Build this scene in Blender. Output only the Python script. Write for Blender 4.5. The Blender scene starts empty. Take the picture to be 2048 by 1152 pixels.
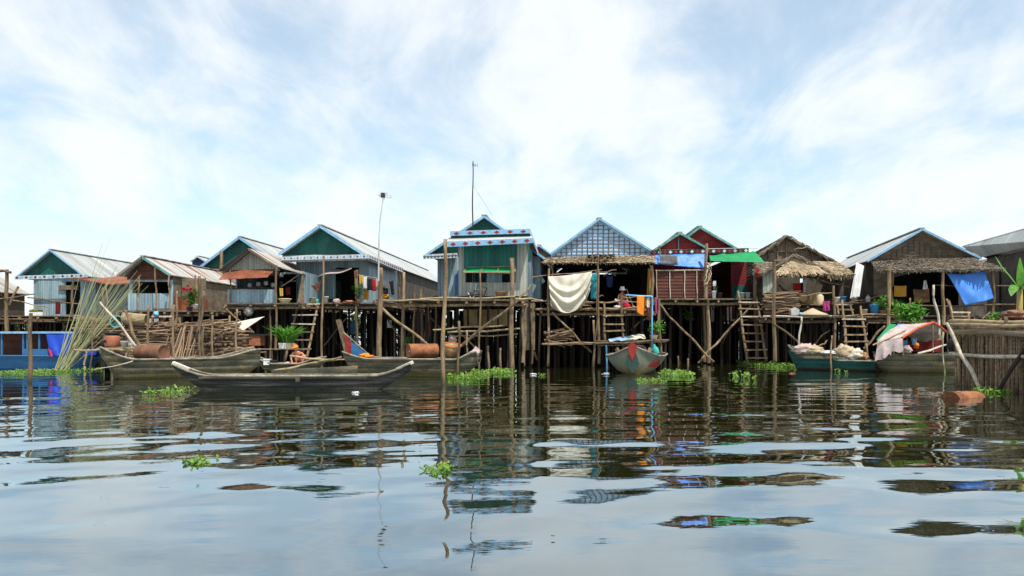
import bpy, math, random
import numpy as np
from mathutils import Vector, noise
R = random.Random(11)
C = bpy.context.scene.collection
F, HZ, H = 1593.0, 664.0, 1.7      # focal length in photo pixels, horizon row, eye height over the water
def P(px, py, Y): return Vector(((px-1024)/F*Y, Y, H-(py-HZ)/F*Y))
def PX(px, Y): return (px-1024)/F*Y
def PZ(py, Y): return H-(py-HZ)/F*Y
V = Vector
U = R.uniform

# ---------------------------------------------------------------- mesh helper
class MB:
    def __init__(s): s.v = []; s.f = []
    def add(s, vs, fs):
        n = len(s.v); s.v += [V(v) for v in vs]; s.f += [tuple(i+n for i in f) for f in fs]; return s
    def box(s, x0, x1, y0, y1, z0, z1):
        return s.slab([(x0,y0,z0),(x1,y0,z0),(x1,y0,z1),(x0,y0,z1)], (0,y1-y0,0))
    def slab(s, pts, vec):
        n = len(pts); pts = [V(p) for p in pts]; vec = V(vec)
        fs = [tuple(range(n)), tuple(range(2*n-1, n-1, -1))]
        fs += [(i, i+n, (i+1)%n+n, (i+1)%n) for i in range(n)]
        return s.add(pts+[p+vec for p in pts], fs)
    def tube(s, pts, rs, n=6, cap=True):
        pts = [V(p) for p in pts]; vs = []; fs = []
        for i, p in enumerate(pts):
            d = (pts[min(i+1,len(pts)-1)]-pts[max(i-1,0)]).normalized()
            a = d.cross(V((0,0,1))); a = V((1,0,0)) if a.length < .1 else a.normalized(); b = d.cross(a)
            for k in range(n):
                t = 2*math.pi*k/n; vs.append(p+(a*math.cos(t)+b*math.sin(t))*rs[i])
        for i in range(len(pts)-1):
            for k in range(n):
                k2 = (k+1)%n; fs.append((i*n+k, i*n+k2, (i+1)*n+k2, (i+1)*n+k))
        if cap: fs += [tuple(range(n-1,-1,-1)), tuple((len(pts)-1)*n+k for k in range(n))]
        return s.add(vs, fs)
    def beam(s, p, q, r0, r1=None, n=6, seg=1, bend=0.0, knot=0.0):
        p, q = V(p), V(q); r1 = r0 if r1 is None else r1
        pts = []; rs = []; ph = U(0,6); ph2 = U(0,6)
        for i in range(seg+1):
            t = i/seg; e = math.sin(math.pi*t) if seg > 1 else 0
            o = V((math.sin(ph+t*5), math.cos(ph2+t*4)*.5, math.sin(ph2+t*6)))*bend*e
            pts.append(p.lerp(q, t)+o); rs.append((r0+(r1-r0)*t)*(1+U(-knot,knot)))
        return s.tube(pts, rs, n)
    def bar(s, p, q, w, h):                       # rectangular beam, w across, h along the up side
        p, q = V(p), V(q); d = (q-p).normalized(); up = V((0,0,1)) if abs(d.z) < .95 else V((0,1,0))
        a = d.cross(up).normalized()*w/2; b = a.cross(d).normalized()*h/2
        return s.slab([p-a-b, p+a-b, p+a+b, p-a+b], q-p)
    def grid(s, fn, nu, nv, th=.012):             # a sheet with real thickness
        g = [[V(fn(i/nu, j/nv)) for j in range(nv+1)] for i in range(nu+1)]
        top = []; bot = []
        for i in range(nu+1):
            for j in range(nv+1):
                du = g[min(i+1,nu)][j]-g[max(i-1,0)][j]; dv = g[i][min(j+1,nv)]-g[i][max(j-1,0)]
                n = du.cross(dv); n = n.normalized()*th/2 if n.length > 1e-9 else V((0,th/2,0))
                top.append(g[i][j]+n); bot.append(g[i][j]-n)
        w = nv+1; N = len(top); fs = []
        for i in range(nu):
            for j in range(nv):
                a, b, c, d = i*w+j, (i+1)*w+j, (i+1)*w+j+1, i*w+j+1
                fs += [(a,b,c,d), (N+d,N+c,N+b,N+a)]
        for i in range(nu): fs += [(i*w, N+i*w, N+(i+1)*w, (i+1)*w), ((i+1)*w+nv, N+(i+1)*w+nv, N+i*w+nv, i*w+nv)]
        for j in range(nv): fs += [(j+1, N+j+1, N+j, j), (nu*w+j, N+nu*w+j, N+nu*w+j+1, nu*w+j+1)]
        return s.add(top+bot, fs)
    def lathe(s, o, prof, axis=(0,0,1), n=14):    # prof: (radius, height) pairs
        o = V(o); d = V(axis).normalized(); a = d.cross(V((0,1,0)))
        a = V((1,0,0)) if a.length < .1 else a.normalized(); b = d.cross(a); vs = []; fs = []
        for r, h in prof:
            for k in range(n):
                t = 2*math.pi*k/n; vs.append(o+d*h+(a*math.cos(t)+b*math.sin(t))*r)
        for i in range(len(prof)-1):
            for k in range(n): fs.append((i*n+k, i*n+(k+1)%n, (i+1)*n+(k+1)%n, (i+1)*n+k))
        if abs(prof[0][0]-prof[-1][0]) < 1e-6 and abs(prof[0][1]-prof[-1][1]) < .17 and prof[0][0] > .05:      # a closed ring
            w = (len(prof)-1)*n; fs += [(w+k, w+(k+1)%n, (k+1)%n, k) for k in range(n)]
        else: fs += [tuple(range(n-1,-1,-1)), tuple((len(prof)-1)*n+k for k in range(n))]
        return s.add(vs, fs)
    def ball(s, o, r, n=10, m=7, jit=0.0):
        o = V(o); r = V(r) if not isinstance(r, (int,float)) else V((r,r,r)); vs = []; fs = []
        for i in range(m+1):
            th = math.pi*(.02+.96*i/m)
            for k in range(n):
                t = 2*math.pi*k/n; d = V((math.sin(th)*math.cos(t), math.sin(th)*math.sin(t), math.cos(th)))
                q = 1+jit*(noise.noise(d*2.3+o*3)+.55*noise.noise(d*5.5+o*7)+.3*noise.noise(d*11+o*5))
                vs.append(o+V((d.x*r.x, d.y*r.y, d.z*r.z))*q)
        for i in range(m):
            for k in range(n): fs.append((i*n+k, (i+1)*n+k, (i+1)*n+(k+1)%n, i*n+(k+1)%n))
        fs += [tuple(range(n)), tuple(m*n+k for k in range(n-1,-1,-1))]
        return s.add(vs, fs)
    def leaf(s, p, d, L, w, up=None):             # a folded leaf blade
        p = V(p); d = V(d).normalized(); a = d.cross(up or V((U(-.4,.4),U(-.4,.4),1)))
        a = V((1,0,0)) if a.length < .05 else a.normalized(); nn = a.cross(d)
        m = p+d*L*.45
        return s.add([p, m+a*w/2+nn*w*.12, p+d*L-nn*L*.08, m-a*w/2+nn*w*.12], [(0,1,2),(0,2,3)])

WL = {}
def _mesh(name, mb, mat, smooth, o):
    me = bpy.data.meshes.new(name)
    me.from_pydata([tuple(v-o) for v in mb.v], [], mb.f)
    if mat: me.materials.append(mat)
    if smooth: me.shade_smooth()
    return me
def obj(name, mb, mat, parent=None, smooth=False, label=None):
    lo = V([min(v[i] for v in mb.v) for i in range(3)]); hi = V([max(v[i] for v in mb.v) for i in range(3)])
    o = (lo+hi)/2
    if parent is None: o.z = lo.z
    ob = bpy.data.objects.new(name, _mesh(name, mb, mat, smooth, o)); C.objects.link(ob)
    if parent: ob.parent = parent; ob.location = o-WL[parent.name]
    else: ob.location = o
    WL[ob.name] = o.copy()
    if label: ob['label'] = label
    return ob
def tag(o, label, cat, group=None):
    o['label'] = label; o['category'] = cat
    if group: o['group'] = group
    return o
def thing(name, label, cat, loc, group=None):
    o = bpy.data.objects.new(name, None); C.objects.link(o); o.location = loc; o.empty_display_size = .2
    WL[o.name] = V(loc); return tag(o, label, cat, group)
def solo(name, mb, mat, label, cat, group=None, smooth=False):
    return tag(obj(name, mb, mat, None, smooth), label, cat, group)
def stuff(name, mb, mat, label, cat):
    o = solo(name, mb, mat, label, cat); o['kind'] = 'stuff'; return o

# ---------------------------------------------------------------- materials
def M(name, col, rough=.8, col2=None, scale=(2,2,2), thr=(.42,.62), fine=.3, bump=0, wave=None, panel=None,
      metal=0, rnd=0, col3=None, thr3=(.6,.66), scale3=None, brick=None, low=None, spec=.3, trans=0):
    m = bpy.data.materials.new(name); m.use_nodes = True; nt = m.node_tree; N = nt.nodes; L = nt.links
    b = N['Principled BSDF']; b.inputs['Roughness'].default_value = rough; b.inputs['Metallic'].default_value = metal
    b.inputs['Specular IOR Level'].default_value = spec
    tc = N.new('ShaderNodeTexCoord'); oi = N.new('ShaderNodeObjectInfo')
    off = N.new('ShaderNodeVectorMath'); off.operation = 'MULTIPLY_ADD'
    L.new(oi.outputs['Random'], off.inputs[0]); off.inputs[1].default_value = (37,53,29); L.new(tc.outputs['Object'], off.inputs[2])
    def noi(sc, det=5, ro=.6):
        mp = N.new('ShaderNodeMapping'); mp.inputs['Scale'].default_value = sc; L.new(off.outputs[0], mp.inputs['Vector'])
        n = N.new('ShaderNodeTexNoise'); n.inputs['Scale'].default_value = 1; n.inputs['Detail'].default_value = det
        n.inputs['Roughness'].default_value = ro; L.new(mp.outputs[0], n.inputs['Vector']); return n.outputs['Fac']
    def rng(x, a, c, lo=0., hi=1.):
        r = N.new('ShaderNodeMapRange'); L.new(x, r.inputs[0]); r.inputs[1].default_value = a; r.inputs[2].default_value = c
        r.inputs[3].default_value = lo; r.inputs[4].default_value = hi; return r.outputs[0]
    def mix(f, a, c, mode='MIX'):
        x = N.new('ShaderNodeMix'); x.data_type = 'RGBA'; x.blend_type = mode
        for s, v in ((x.inputs[0], f), (x.inputs[6], a), (x.inputs[7], c)):
            if isinstance(v, (int,float)): s.default_value = v
            elif isinstance(v, tuple): s.default_value = (*v, 1)
            else: L.new(v, s)
        return x.outputs[2]
    def math_(op, a, c=0.):
        x = N.new('ShaderNodeMath'); x.operation = op
        for s, v in ((x.inputs[0], a), (x.inputs[1], c)):
            if isinstance(v, (int,float)): s.default_value = v
            else: L.new(v, s)
        return x.outputs[0]
    c2 = col2 or tuple(x*.6 for x in col)
    n1 = noi(scale); c = mix(rng(n1, *thr), col, c2)
    if col3: c = mix(rng(noi(scale3 or scale, 6, .65), *thr3), c, col3)
    if panel or wave:
        sp = N.new('ShaderNodeSeparateXYZ'); L.new(tc.outputs['Object'], sp.inputs[0])
    if panel:                                     # sheets or boards that weathered differently
        ax, size, amt = panel
        s_ = sp.outputs['XYZ'.index(ax)] if len(ax) == 1 else math_('ADD', sp.outputs[0], sp.outputs[1])
        fl = math_('FLOOR', math_('DIVIDE', s_, size)); wn = N.new('ShaderNodeTexWhiteNoise'); wn.noise_dimensions = '1D'
        L.new(math_('ADD', fl, math_('MULTIPLY', oi.outputs['Random'], 91.)), wn.inputs['W'])
        c = mix(1., c, rng(wn.outputs['Value'], 0, 1, 1-amt, 1+amt*.25), 'MULTIPLY')
    hgt = None
    if wave:                                      # corrugation, slats
        ax, per, amt, dark = wave
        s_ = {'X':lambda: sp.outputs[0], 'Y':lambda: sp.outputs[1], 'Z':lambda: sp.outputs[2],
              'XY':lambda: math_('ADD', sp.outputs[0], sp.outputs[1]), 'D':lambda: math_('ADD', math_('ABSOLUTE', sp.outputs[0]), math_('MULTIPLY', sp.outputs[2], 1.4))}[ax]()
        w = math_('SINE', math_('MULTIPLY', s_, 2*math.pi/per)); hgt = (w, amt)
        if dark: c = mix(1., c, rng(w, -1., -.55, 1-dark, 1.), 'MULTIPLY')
    if brick:
        bt = N.new('ShaderNodeTexBrick'); mp = N.new('ShaderNodeMapping'); mp.inputs['Rotation'].default_value = (math.pi/2,0,0)
        L.new(tc.outputs['Object'], mp.inputs[0]); L.new(mp.outputs[0], bt.inputs['Vector']); bt.inputs['Scale'].default_value = brick
        for i, k in (('Color1',1.), ('Color2',.82), ('Mortar',.66)): bt.inputs[i].default_value = (k,k,k,1)
        bt.inputs['Mortar Size'].default_value = .03
        c = mix(1., c, bt.outputs['Color'], 'MULTIPLY')
    if low:                                       # slime line near the water
        zc, zw, lc = low; g = N.new('ShaderNodeNewGeometry'); s2 = N.new('ShaderNodeSeparateXYZ'); L.new(g.outputs['Position'], s2.inputs[0])
        c = mix(rng(math_('ADD', s2.outputs[2], math_('MULTIPLY', n1, .25)), zc+.12, zc+zw+.12, 1., 0.), c, lc)
    fn = noi((23,23,23), 3)
    c = mix(1., c, rng(fn, .3, .7, 1-fine, 1+fine*.6), 'MULTIPLY')
    if rnd: c = mix(1., c, rng(oi.outputs['Random'], 0, 1, 1-rnd, 1+rnd*.5), 'MULTIPLY')
    L.new(c, b.inputs['Base Color'])
    if bump or hgt:
        bp = N.new('ShaderNodeBump'); bp.inputs['Distance'].default_value = .02
        x = math_('MULTIPLY', fn, bump) if not hgt else math_('ADD', math_('MULTIPLY', fn, bump), math_('MULTIPLY', hgt[0], hgt[1]))
        L.new(x, bp.inputs['Height']); bp.inputs['Strength'].default_value = 1; L.new(bp.outputs[0], b.inputs['Normal'])
    if trans:                                     # thin cloth and leaves let light through
        t = N.new('ShaderNodeBsdfTranslucent'); L.new(c, t.inputs[0]); ms = N.new('ShaderNodeMixShader'); ms.inputs[0].default_value = trans
        L.new(b.outputs[0], ms.inputs[1]); L.new(t.outputs[0], ms.inputs[2]); L.new(ms.outputs[0], N['Material Output'].inputs[0])
    return m
m = {}
m['post'] = M('post_wood', (.27,.185,.105), .9, (.12,.08,.045), (5,5,1.1), bump=.6, rnd=.45, fine=.4, col3=(.38,.31,.22), scale3=(3,3,.5), thr3=(.56,.72), low=(-.1,.45,(.035,.03,.018)))
m['post_dark_shade'] = M('dark_shaded_wood', (.032,.023,.016), .9, (.016,.012,.009), (6,6,.9), bump=.4, rnd=.4)  # stilt wood darkened to paint in the shade under decks; also dark poles
m['plank'] = M('grey_plank', (.25,.185,.12), .9, (.13,.095,.06), (5,1,5), panel=('X',.21,.4), bump=.3, rnd=.2)
m['bamboo'] = M('dry_bamboo', (.42,.33,.19), .75, (.27,.20,.11), (3,3,3), rnd=.25)
m['greenbamboo'] = M('green_bamboo', (.25,.29,.14), .6, (.31,.28,.16), (1.5,1.5,1.5), rnd=.3)
m['stick'] = M('firewood_bark', (.30,.205,.13), .9, (.15,.095,.06), (3,9,9), bump=.5, rnd=.55)
m['pale'] = M('barked_branch', (.55,.49,.40), .8, (.36,.30,.22), (5,5,1.5), rnd=.1)
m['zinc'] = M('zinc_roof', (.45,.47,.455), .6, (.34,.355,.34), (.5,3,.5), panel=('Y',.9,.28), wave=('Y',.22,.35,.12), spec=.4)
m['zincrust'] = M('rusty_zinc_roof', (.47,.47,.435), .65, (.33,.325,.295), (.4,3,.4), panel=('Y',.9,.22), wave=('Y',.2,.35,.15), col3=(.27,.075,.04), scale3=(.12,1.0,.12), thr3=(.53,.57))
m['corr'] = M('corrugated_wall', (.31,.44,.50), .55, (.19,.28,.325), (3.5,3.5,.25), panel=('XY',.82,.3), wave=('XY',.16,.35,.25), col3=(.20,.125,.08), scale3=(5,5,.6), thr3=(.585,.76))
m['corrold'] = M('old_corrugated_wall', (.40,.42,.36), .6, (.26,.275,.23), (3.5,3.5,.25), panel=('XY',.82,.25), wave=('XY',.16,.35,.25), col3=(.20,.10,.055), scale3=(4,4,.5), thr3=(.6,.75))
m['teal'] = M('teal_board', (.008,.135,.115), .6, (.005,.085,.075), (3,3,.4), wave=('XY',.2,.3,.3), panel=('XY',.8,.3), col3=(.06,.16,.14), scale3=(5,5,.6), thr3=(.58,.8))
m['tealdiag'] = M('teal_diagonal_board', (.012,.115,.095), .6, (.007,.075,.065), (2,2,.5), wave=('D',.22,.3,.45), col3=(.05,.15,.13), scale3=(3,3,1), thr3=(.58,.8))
m['bluetrim'] = M('light_blue_trim', (.15,.32,.50), .6, (.24,.42,.58), (3,3,3), fine=.25, col3=(.16,.22,.26), scale3=(6,6,6), thr3=(.64,.74))
m['whitetrim'] = M('white_trim', (.50,.53,.55), .65, (.34,.37,.40), (4,4,4))
m['tealtrim'] = M('teal_trim', (.05,.20,.17), .6, (.16,.34,.31), (4,4,4))
m['redpaint'] = M('red_paint', (.27,.02,.018), .75, (.17,.02,.016), (5,5,5), fine=.4, col3=(.16,.10,.07), scale3=(7,7,7), thr3=(.58,.7))
m['navy'] = M('dark_blue_paint', (.03,.06,.16), .6)
m['black'] = M('black_paint', (.02,.02,.02), .6)
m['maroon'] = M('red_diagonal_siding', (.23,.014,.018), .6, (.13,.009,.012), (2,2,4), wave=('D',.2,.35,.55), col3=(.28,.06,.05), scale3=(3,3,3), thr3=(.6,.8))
m['rust'] = M('rusted_sheet', (.30,.095,.045), .85, (.17,.055,.03), (1.5,1.5,1.5), wave=('X',.2,.3,.2), panel=('X',.8,.3))
m['rustwall'] = M('rust_brown_wall', (.12,.042,.026), .85, (.06,.026,.018), (1.5,1.5,1), wave=('Z',.35,.1,.3))
m['rustdrum'] = M('rusted_drum', (.30,.115,.045), .8, (.13,.045,.022), (2.5,2.5,2.5), bump=.4, fine=.4, col3=(.40,.20,.09), scale3=(5,5,5), thr3=(.6,.75))
m['darkdrum'] = M('dark_rusted_drum', (.13,.065,.04), .75, (.20,.08,.04), (3,3,3), bump=.2)
m['woven'] = M('woven_mat', (.36,.25,.12), .9, (.24,.16,.08), (2,2,2), brick=7)
m['wovendark'] = M('dark_woven_wall', (.115,.095,.072), .9, (.06,.05,.04), (1.5,1.5,1.5), brick=5)
m['wovenbrown'] = M('brown_leaf_wall', (.24,.19,.13), .9, (.14,.11,.075), (1.5,1.5,3), brick=5.5)
m['slat'] = M('red_brown_slats', (.12,.04,.028), .8, (.07,.025,.018), (1,1,9), wave=('Z',.17,.4,.45))
m['thatch'] = M('dry_thatch', (.29,.22,.135), .95, (.17,.125,.075), (3,3,3), rnd=.0, fine=.4)
m['thatchgrey'] = M('weathered_thatch', (.25,.205,.155), .95, (.14,.115,.085), (2,2,2), fine=.4)
m['thatchtan'] = M('tan_leaf_panel', (.40,.31,.20), .95, (.26,.195,.12), (2,2,2), fine=.4)
m['blueboard'] = M('pale_blue_board', (.48,.70,.95), .6, (.34,.56,.84), (1,1,1.5), panel=('Z',.5,.15))
m['lattice'] = M('brown_lattice', (.13,.11,.09), .9)
m['dark'] = M('dark_shade_board', (.014,.011,.009), .95, (.008,.007,.006), rnd=.4, spec=.1)  # near-black colour paints shade onto boards under and inside the houses
m['hullgrey'] = M('weathered_hull', (.135,.125,.085), .85, (.06,.056,.042), (.9,.9,5), col3=(.25,.18,.075), scale3=(1.6,1.6,3), thr3=(.52,.68), low=(.0,.42,(.075,.062,.02)), bump=.6, fine=.45, wave=('Z',.23,.5,.5))
m['hulldark'] = M('tarred_hull', (.035,.036,.033), .8, (.016,.017,.016), (.6,.6,5), col3=(.13,.115,.085), scale3=(.5,.5,7), thr3=(.50,.68), wave=('Z',.19,.4,.45), bump=.5, fine=.4)
m['hullwood'] = M('pale_boat_rim', (.30,.27,.21), .85, (.14,.125,.095), (2,5,5), fine=.4)
m['hullblue'] = M('blue_boat_paint', (.035,.15,.33), .55, (.025,.11,.25), (.6,.6,3), col3=(.10,.16,.17), scale3=(1,1,3), thr3=(.62,.8))
m['hulldeepblue'] = M('deep_blue_boat_paint', (.02,.045,.14), .55)
m['hullgreen'] = M('green_boat_paint', (.010,.085,.075), .7, (.008,.055,.05), (1.5,1.5,4), wave=('Z',.21,.3,.3), fine=.4, col3=(.09,.10,.075), scale3=(2,2,4), thr3=(.6,.75), low=(-.02,.2,(.07,.03,.02)))
m['hullbow'] = M('worn_green_grey_hull', (.17,.18,.125), .8, (.10,.135,.11), (1.2,1.2,2), col3=(.24,.17,.08), scale3=(1,1,2), thr3=(.52,.7), low=(.05,.4,(.15,.11,.04)))
m['lime'] = M('hyacinth_leaf', (.23,.37,.05), .45, (.10,.23,.03), (4,4,4), trans=.35, fine=.3, col3=(.34,.25,.07), scale3=(7,7,7), thr3=(.62,.68))
m['leaf'] = M('green_leaf', (.07,.20,.03), .5, (.04,.12,.02), (3,3,3), trans=.35)
m['leafbright'] = M('bright_leaf', (.14,.36,.05), .5, (.08,.24,.03), (3,3,3), trans=.4)
m['leafdark'] = M('thicket_leaf', (.04,.085,.02), .6, (.025,.05,.012), (.3,.3,.3), trans=.2)
m['skin'] = M('brown_skin', (.50,.21,.12), .55, (.42,.17,.095), (9,9,9), fine=.08)
m['hair'] = M('black_hair', (.012,.01,.009), .5)
def paint(n, col, rough=.7, f=.12, trans=0, sc=(2,2,2)): 
    m[n] = M(n, col, rough, tuple(x*.82 for x in col), sc, fine=f, trans=trans, bump=.35); return m[n]
for n, c_ in dict(cream=(.72,.675,.56), white=(.78,.78,.76), orange=(.85,.27,.02), red=(.5,.02,.03), pink=(.65,.02,.12), magenta=(.42,.05,.20),
               yellow=(.62,.42,.09), mustard=(.55,.28,.03), blackc=(.02,.02,.025), greyc=(.2,.2,.21), teal2=(.05,.35,.42), darkred=(.16,.012,.018),
               brownc=(.16,.06,.035), navyc=(.03,.05,.14), beige=(.58,.46,.30), pinkish=(.62,.48,.42), olive=(.25,.26,.05), capo=(.9,.27,.02)).items():
    paint('cloth_'+n, c_, .85, .1, .25, (5,5,5)) if False else paint('cloth_'+n, c_, .85, .08, .25, (1.2,1.2,1.2))
m['bluetarp'] = M('blue_tarp', (.07,.25,.72), .45, (.06,.21,.62), (1,1,1), trans=.2, fine=.1)
m['deeptarp'] = M('deep_blue_tarp', (.015,.07,.50), .45, (.012,.05,.38), (1,1,1), trans=.2, fine=.1)
m['greentarp'] = M('green_tarp', (.02,.32,.11), .45, (.015,.25,.085), (1,1,1), trans=.25, fine=.1)
m['palecanvas'] = M('pale_canvas', (.54,.43,.41), .7, (.36,.30,.29), (2.5,1.2,2.5), trans=.15, bump=.4, fine=.25)
for n, c_ in dict(plastic_white=(.72,.74,.74), plastic_blue=(.06,.28,.55), pipe_blue=(.16,.45,.72), plastic_teal=(.04,.36,.34), plastic_dark=(.03,.03,.035),
               clay=(.36,.13,.07), claybrown=(.25,.12,.07), plastic_orange=(.60,.20,.05), plastic_beige=(.6,.47,.3), tin=(.45,.45,.43), stone=(.35,.33,.3), shutter=(.05,.17,.42),
               basket=(.32,.18,.08), rope=(.55,.47,.33), enamel=(.75,.66,.42)).items():
    m[n] = M(n, c_, .5, tuple(x*.75 for x in c_), (3,3,3), fine=.12)

# ---------------------------------------------------------------- building blocks
def wall(mb, x0, x1, z0, z1, y, th=.06, holes=()):
    xs = sorted({x0, x1, *[h[0] for h in holes], *[h[1] for h in holes]}); zs = sorted({z0, z1, *[h[2] for h in holes], *[h[3] for h in holes]})
    for a, b in zip(xs, xs[1:]):
        run = None
        for c, d in zip(zs, zs[1:]):
            if any(h[0] <= (a+b)/2 <= h[1] and h[2] <= (c+d)/2 <= h[3] for h in holes):
                if run: mb.box(a, b, y, y+th, *run); run = None
            else: run = (run[0], d) if run else (c, d)
        if run: mb.box(a, b, y, y+th, *run)
    return mb
def side(mb, x, y0, d, dx, z0, z1, th=.06):
    return mb.slab([(x,y0,z0),(x,y0,z1),(x+dx*d,y0+d,z1),(x+dx*d,y0+d,z0)], (th,0,0))
ROOF = {}
def shell(root, x0, x1, z0, z1, Y, d, dx, holes, front, sides, back=None):
    zl = zr = z1
    if root.name in ROOF:                         # side walls run up to the underside of the roof
        A, Lf, Rt, th = ROOF[root.name]; xa = A.x+dx*(Y-A.y)
        zl = max(z1, A.z+(Lf.z-A.z)*(xa-x0)/(A.x-Lf.x)-th-.06); zr = max(z1, A.z+(Rt.z-A.z)*(x1-xa)/(Rt.x-A.x)-th-.06)
    obj('wall', wall(MB(), x0, x1, z0, z1, Y, .06, holes), front, root)
    obj('wall', side(MB(), x0+.003, Y+.063, d, dx, z0, zl), sides, root)
    obj('wall', side(MB(), x1-.065, Y+.063, d, dx, z0, zr), sides, root)
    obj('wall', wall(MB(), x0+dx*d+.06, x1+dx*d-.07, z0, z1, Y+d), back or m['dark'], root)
def gable_roof(root, ap, eL, eR, Y, depth, dx, mat, trim, gmat, over=.45, tw=.11, th=.05, gz=None, cap=True):
    A, Lf, Rt = P(*ap, Y), P(*eL, Y), P(*eR, Y); D = V((dx*depth, depth, 0)); mb = MB()
    mb.slab([Lf, A, A+D, Lf+D], (0,0,-th)); mb.slab([A+V((.002,0,-.002)), Rt, Rt+D, A+D+V((.002,0,-.002))], (0,0,-th))
    r = obj('roof', mb, mat, root); ROOF[root.name] = (A, Lf, Rt, th)
    if cap: obj('ridge_cap', MB().bar(A+V((0,-.01,.03)), A+D+V((0,0,.03)), .28, .05), mat, r)
    if trim:
        for e in (Lf, Rt):
            d = (e-A).normalized(); n = V((0,-.02,-tw/2+.015))
            obj('fascia', MB().bar(A+n+d*.03, e+n, .04, tw), trim, r)
    if gmat:
        o = V((0, over, -.07)); k = V((dx*over,0,0)); zb = gz if gz is not None else min(Lf.z, Rt.z)-.12
        a, l, q = A+o+k, Lf+o+k, Rt+o+k
        def at(e, z): t = (z-a.z)/(e.z-a.z) if abs(e.z-a.z) > 1e-6 else 1; return a+(e-a)*min(t, 1)
        pts = [a]
        rq, lq = at(q, zb), at(l, zb)
        pts += [rq] + ([V((rq.x, rq.y, zb))] if rq.z > zb+.02 else []) + ([V((lq.x, lq.y, zb))] if lq.z > zb+.02 else []) + [lq]
        obj('gable', MB().slab(pts[::-1], (0,.05,0)), gmat, root)
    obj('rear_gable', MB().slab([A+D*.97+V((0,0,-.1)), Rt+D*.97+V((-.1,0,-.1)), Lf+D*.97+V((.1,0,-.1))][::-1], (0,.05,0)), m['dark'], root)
    return A, Lf, Rt, D
_pv = []
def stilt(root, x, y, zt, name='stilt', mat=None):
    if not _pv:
        for k in range(4): _pv.append(_mesh('stilt', MB().beam((0,0,-5.2), (U(-.12,.12),0,0), .085, .07, 7, 6, .05, .08), m['post_dark_shade'], False, V((0,0,0))))
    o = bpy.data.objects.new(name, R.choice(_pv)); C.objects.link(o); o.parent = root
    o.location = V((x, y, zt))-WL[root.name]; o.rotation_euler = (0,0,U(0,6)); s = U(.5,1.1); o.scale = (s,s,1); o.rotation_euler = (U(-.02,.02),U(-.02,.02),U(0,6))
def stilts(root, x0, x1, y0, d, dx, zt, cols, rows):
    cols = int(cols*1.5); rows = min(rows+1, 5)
    for f in (.55, .97):                          # boards added to darken the space under the house, gaps left between them
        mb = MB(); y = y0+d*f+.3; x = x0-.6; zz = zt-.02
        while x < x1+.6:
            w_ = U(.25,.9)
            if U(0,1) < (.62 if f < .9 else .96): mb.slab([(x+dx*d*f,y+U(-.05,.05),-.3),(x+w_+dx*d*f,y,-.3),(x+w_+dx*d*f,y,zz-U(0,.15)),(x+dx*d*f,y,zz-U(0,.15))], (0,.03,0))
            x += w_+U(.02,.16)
        obj('shade_boards', mb, m['dark'], root)
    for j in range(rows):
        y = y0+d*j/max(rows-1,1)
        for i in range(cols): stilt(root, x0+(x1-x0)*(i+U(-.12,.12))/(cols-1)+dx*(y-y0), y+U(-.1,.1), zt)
def deck(root, x0, x1, y0, d, dx, z, mat=None, th=.07, joist=True, name='deck'):
    mb = MB(); n = max(3, int(d/.3)); n = min(n, 40)
    for k in range(n):
        a = y0+d*k/n; b = a+d/n*.94; j0, j1 = U(-.18,.1), U(-.1,.18); dz = U(-.012,.012)
        mb.slab([(x0+j0+dx*(a-y0),a,z-th+dz),(x1+j1+dx*(a-y0),a,z-th+dz),(x1+j1+dx*(a-y0),a,z+dz),(x0+j0+dx*(a-y0),a,z+dz)], (dx*(b-a),b-a,0))
    o = obj(name, mb, mat or m['plank'], root)
    if joist:
        mb = MB(); nx = max(2, int((x1-x0)/1.1))
        for k in range(nx+1):
            x = x0+(x1-x0)*k/nx; mb.beam((x,y0-.12,z-th-.09), (x+dx*d,y0+d,z-th-.09), .06, n=6)
        mb.beam((x0-.2,y0+.25,z-th-.2), (x1+.2,y0+.25,z-th-.2), .07, seg=4, bend=.03)
        obj('joist', mb, m['post'], root)
    return o
def beams(root, name, mat, segs):
    for (p, q, r) in segs: obj(name, MB().beam(p, q, r*.78, r*.64, 7, 7, .05, .1), mat, root)
def post(px0, py0, px1, py1, Y, r, label, name='mooring_pole', mat=None, cat='pole', sink=.5, Y1=None, group=None, bend=.05, r1=None):
    a, b = P(px0, py0, Y), P(px1, py1, Y1 or Y); b = b+(b-a).normalized()*sink
    return solo(name, MB().beam(b, a, r1 or r*.86, r*.68, 8, 12, bend*1.3, .10), mat or m['post'], label, cat, group, True)
def ladder(L0, L1, R0, R1, ys, Yt, Yb, label, r=.045, sink=.2):
    a0, a1, b0, b1 = P(*L0, Yt), P(*L1, Yb), P(*R0, Yt), P(*R1, Yb)
    t = thing('ladder', label, 'ladder', (a1+b1)/2)
    for p, q in ((a0,a1),(b0,b1)): obj('rail', MB().beam(q+(q-p).normalized()*sink, p, r*1.2, r, 7, 6, .03, .06), m['post'], t, True)
    for y in ys:
        def pt(p, q, py0, py1):
            u = (y-py0)/(py1-py0); return p.lerp(q, u)
        c, d = pt(a0,a1,L0[1],L1[1]), pt(b0,b1,R0[1],R1[1]); e = (d-c)*U(.06,.14)
        obj('rung', MB().bar(c-e+V((0,-r*1.6,U(-.02,.02))), d+e+V((0,-r*1.6,U(-.03,.03))), .05, .07), m['pale' if U(0,1) < .3 else 'post'], t)
    return t
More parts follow.
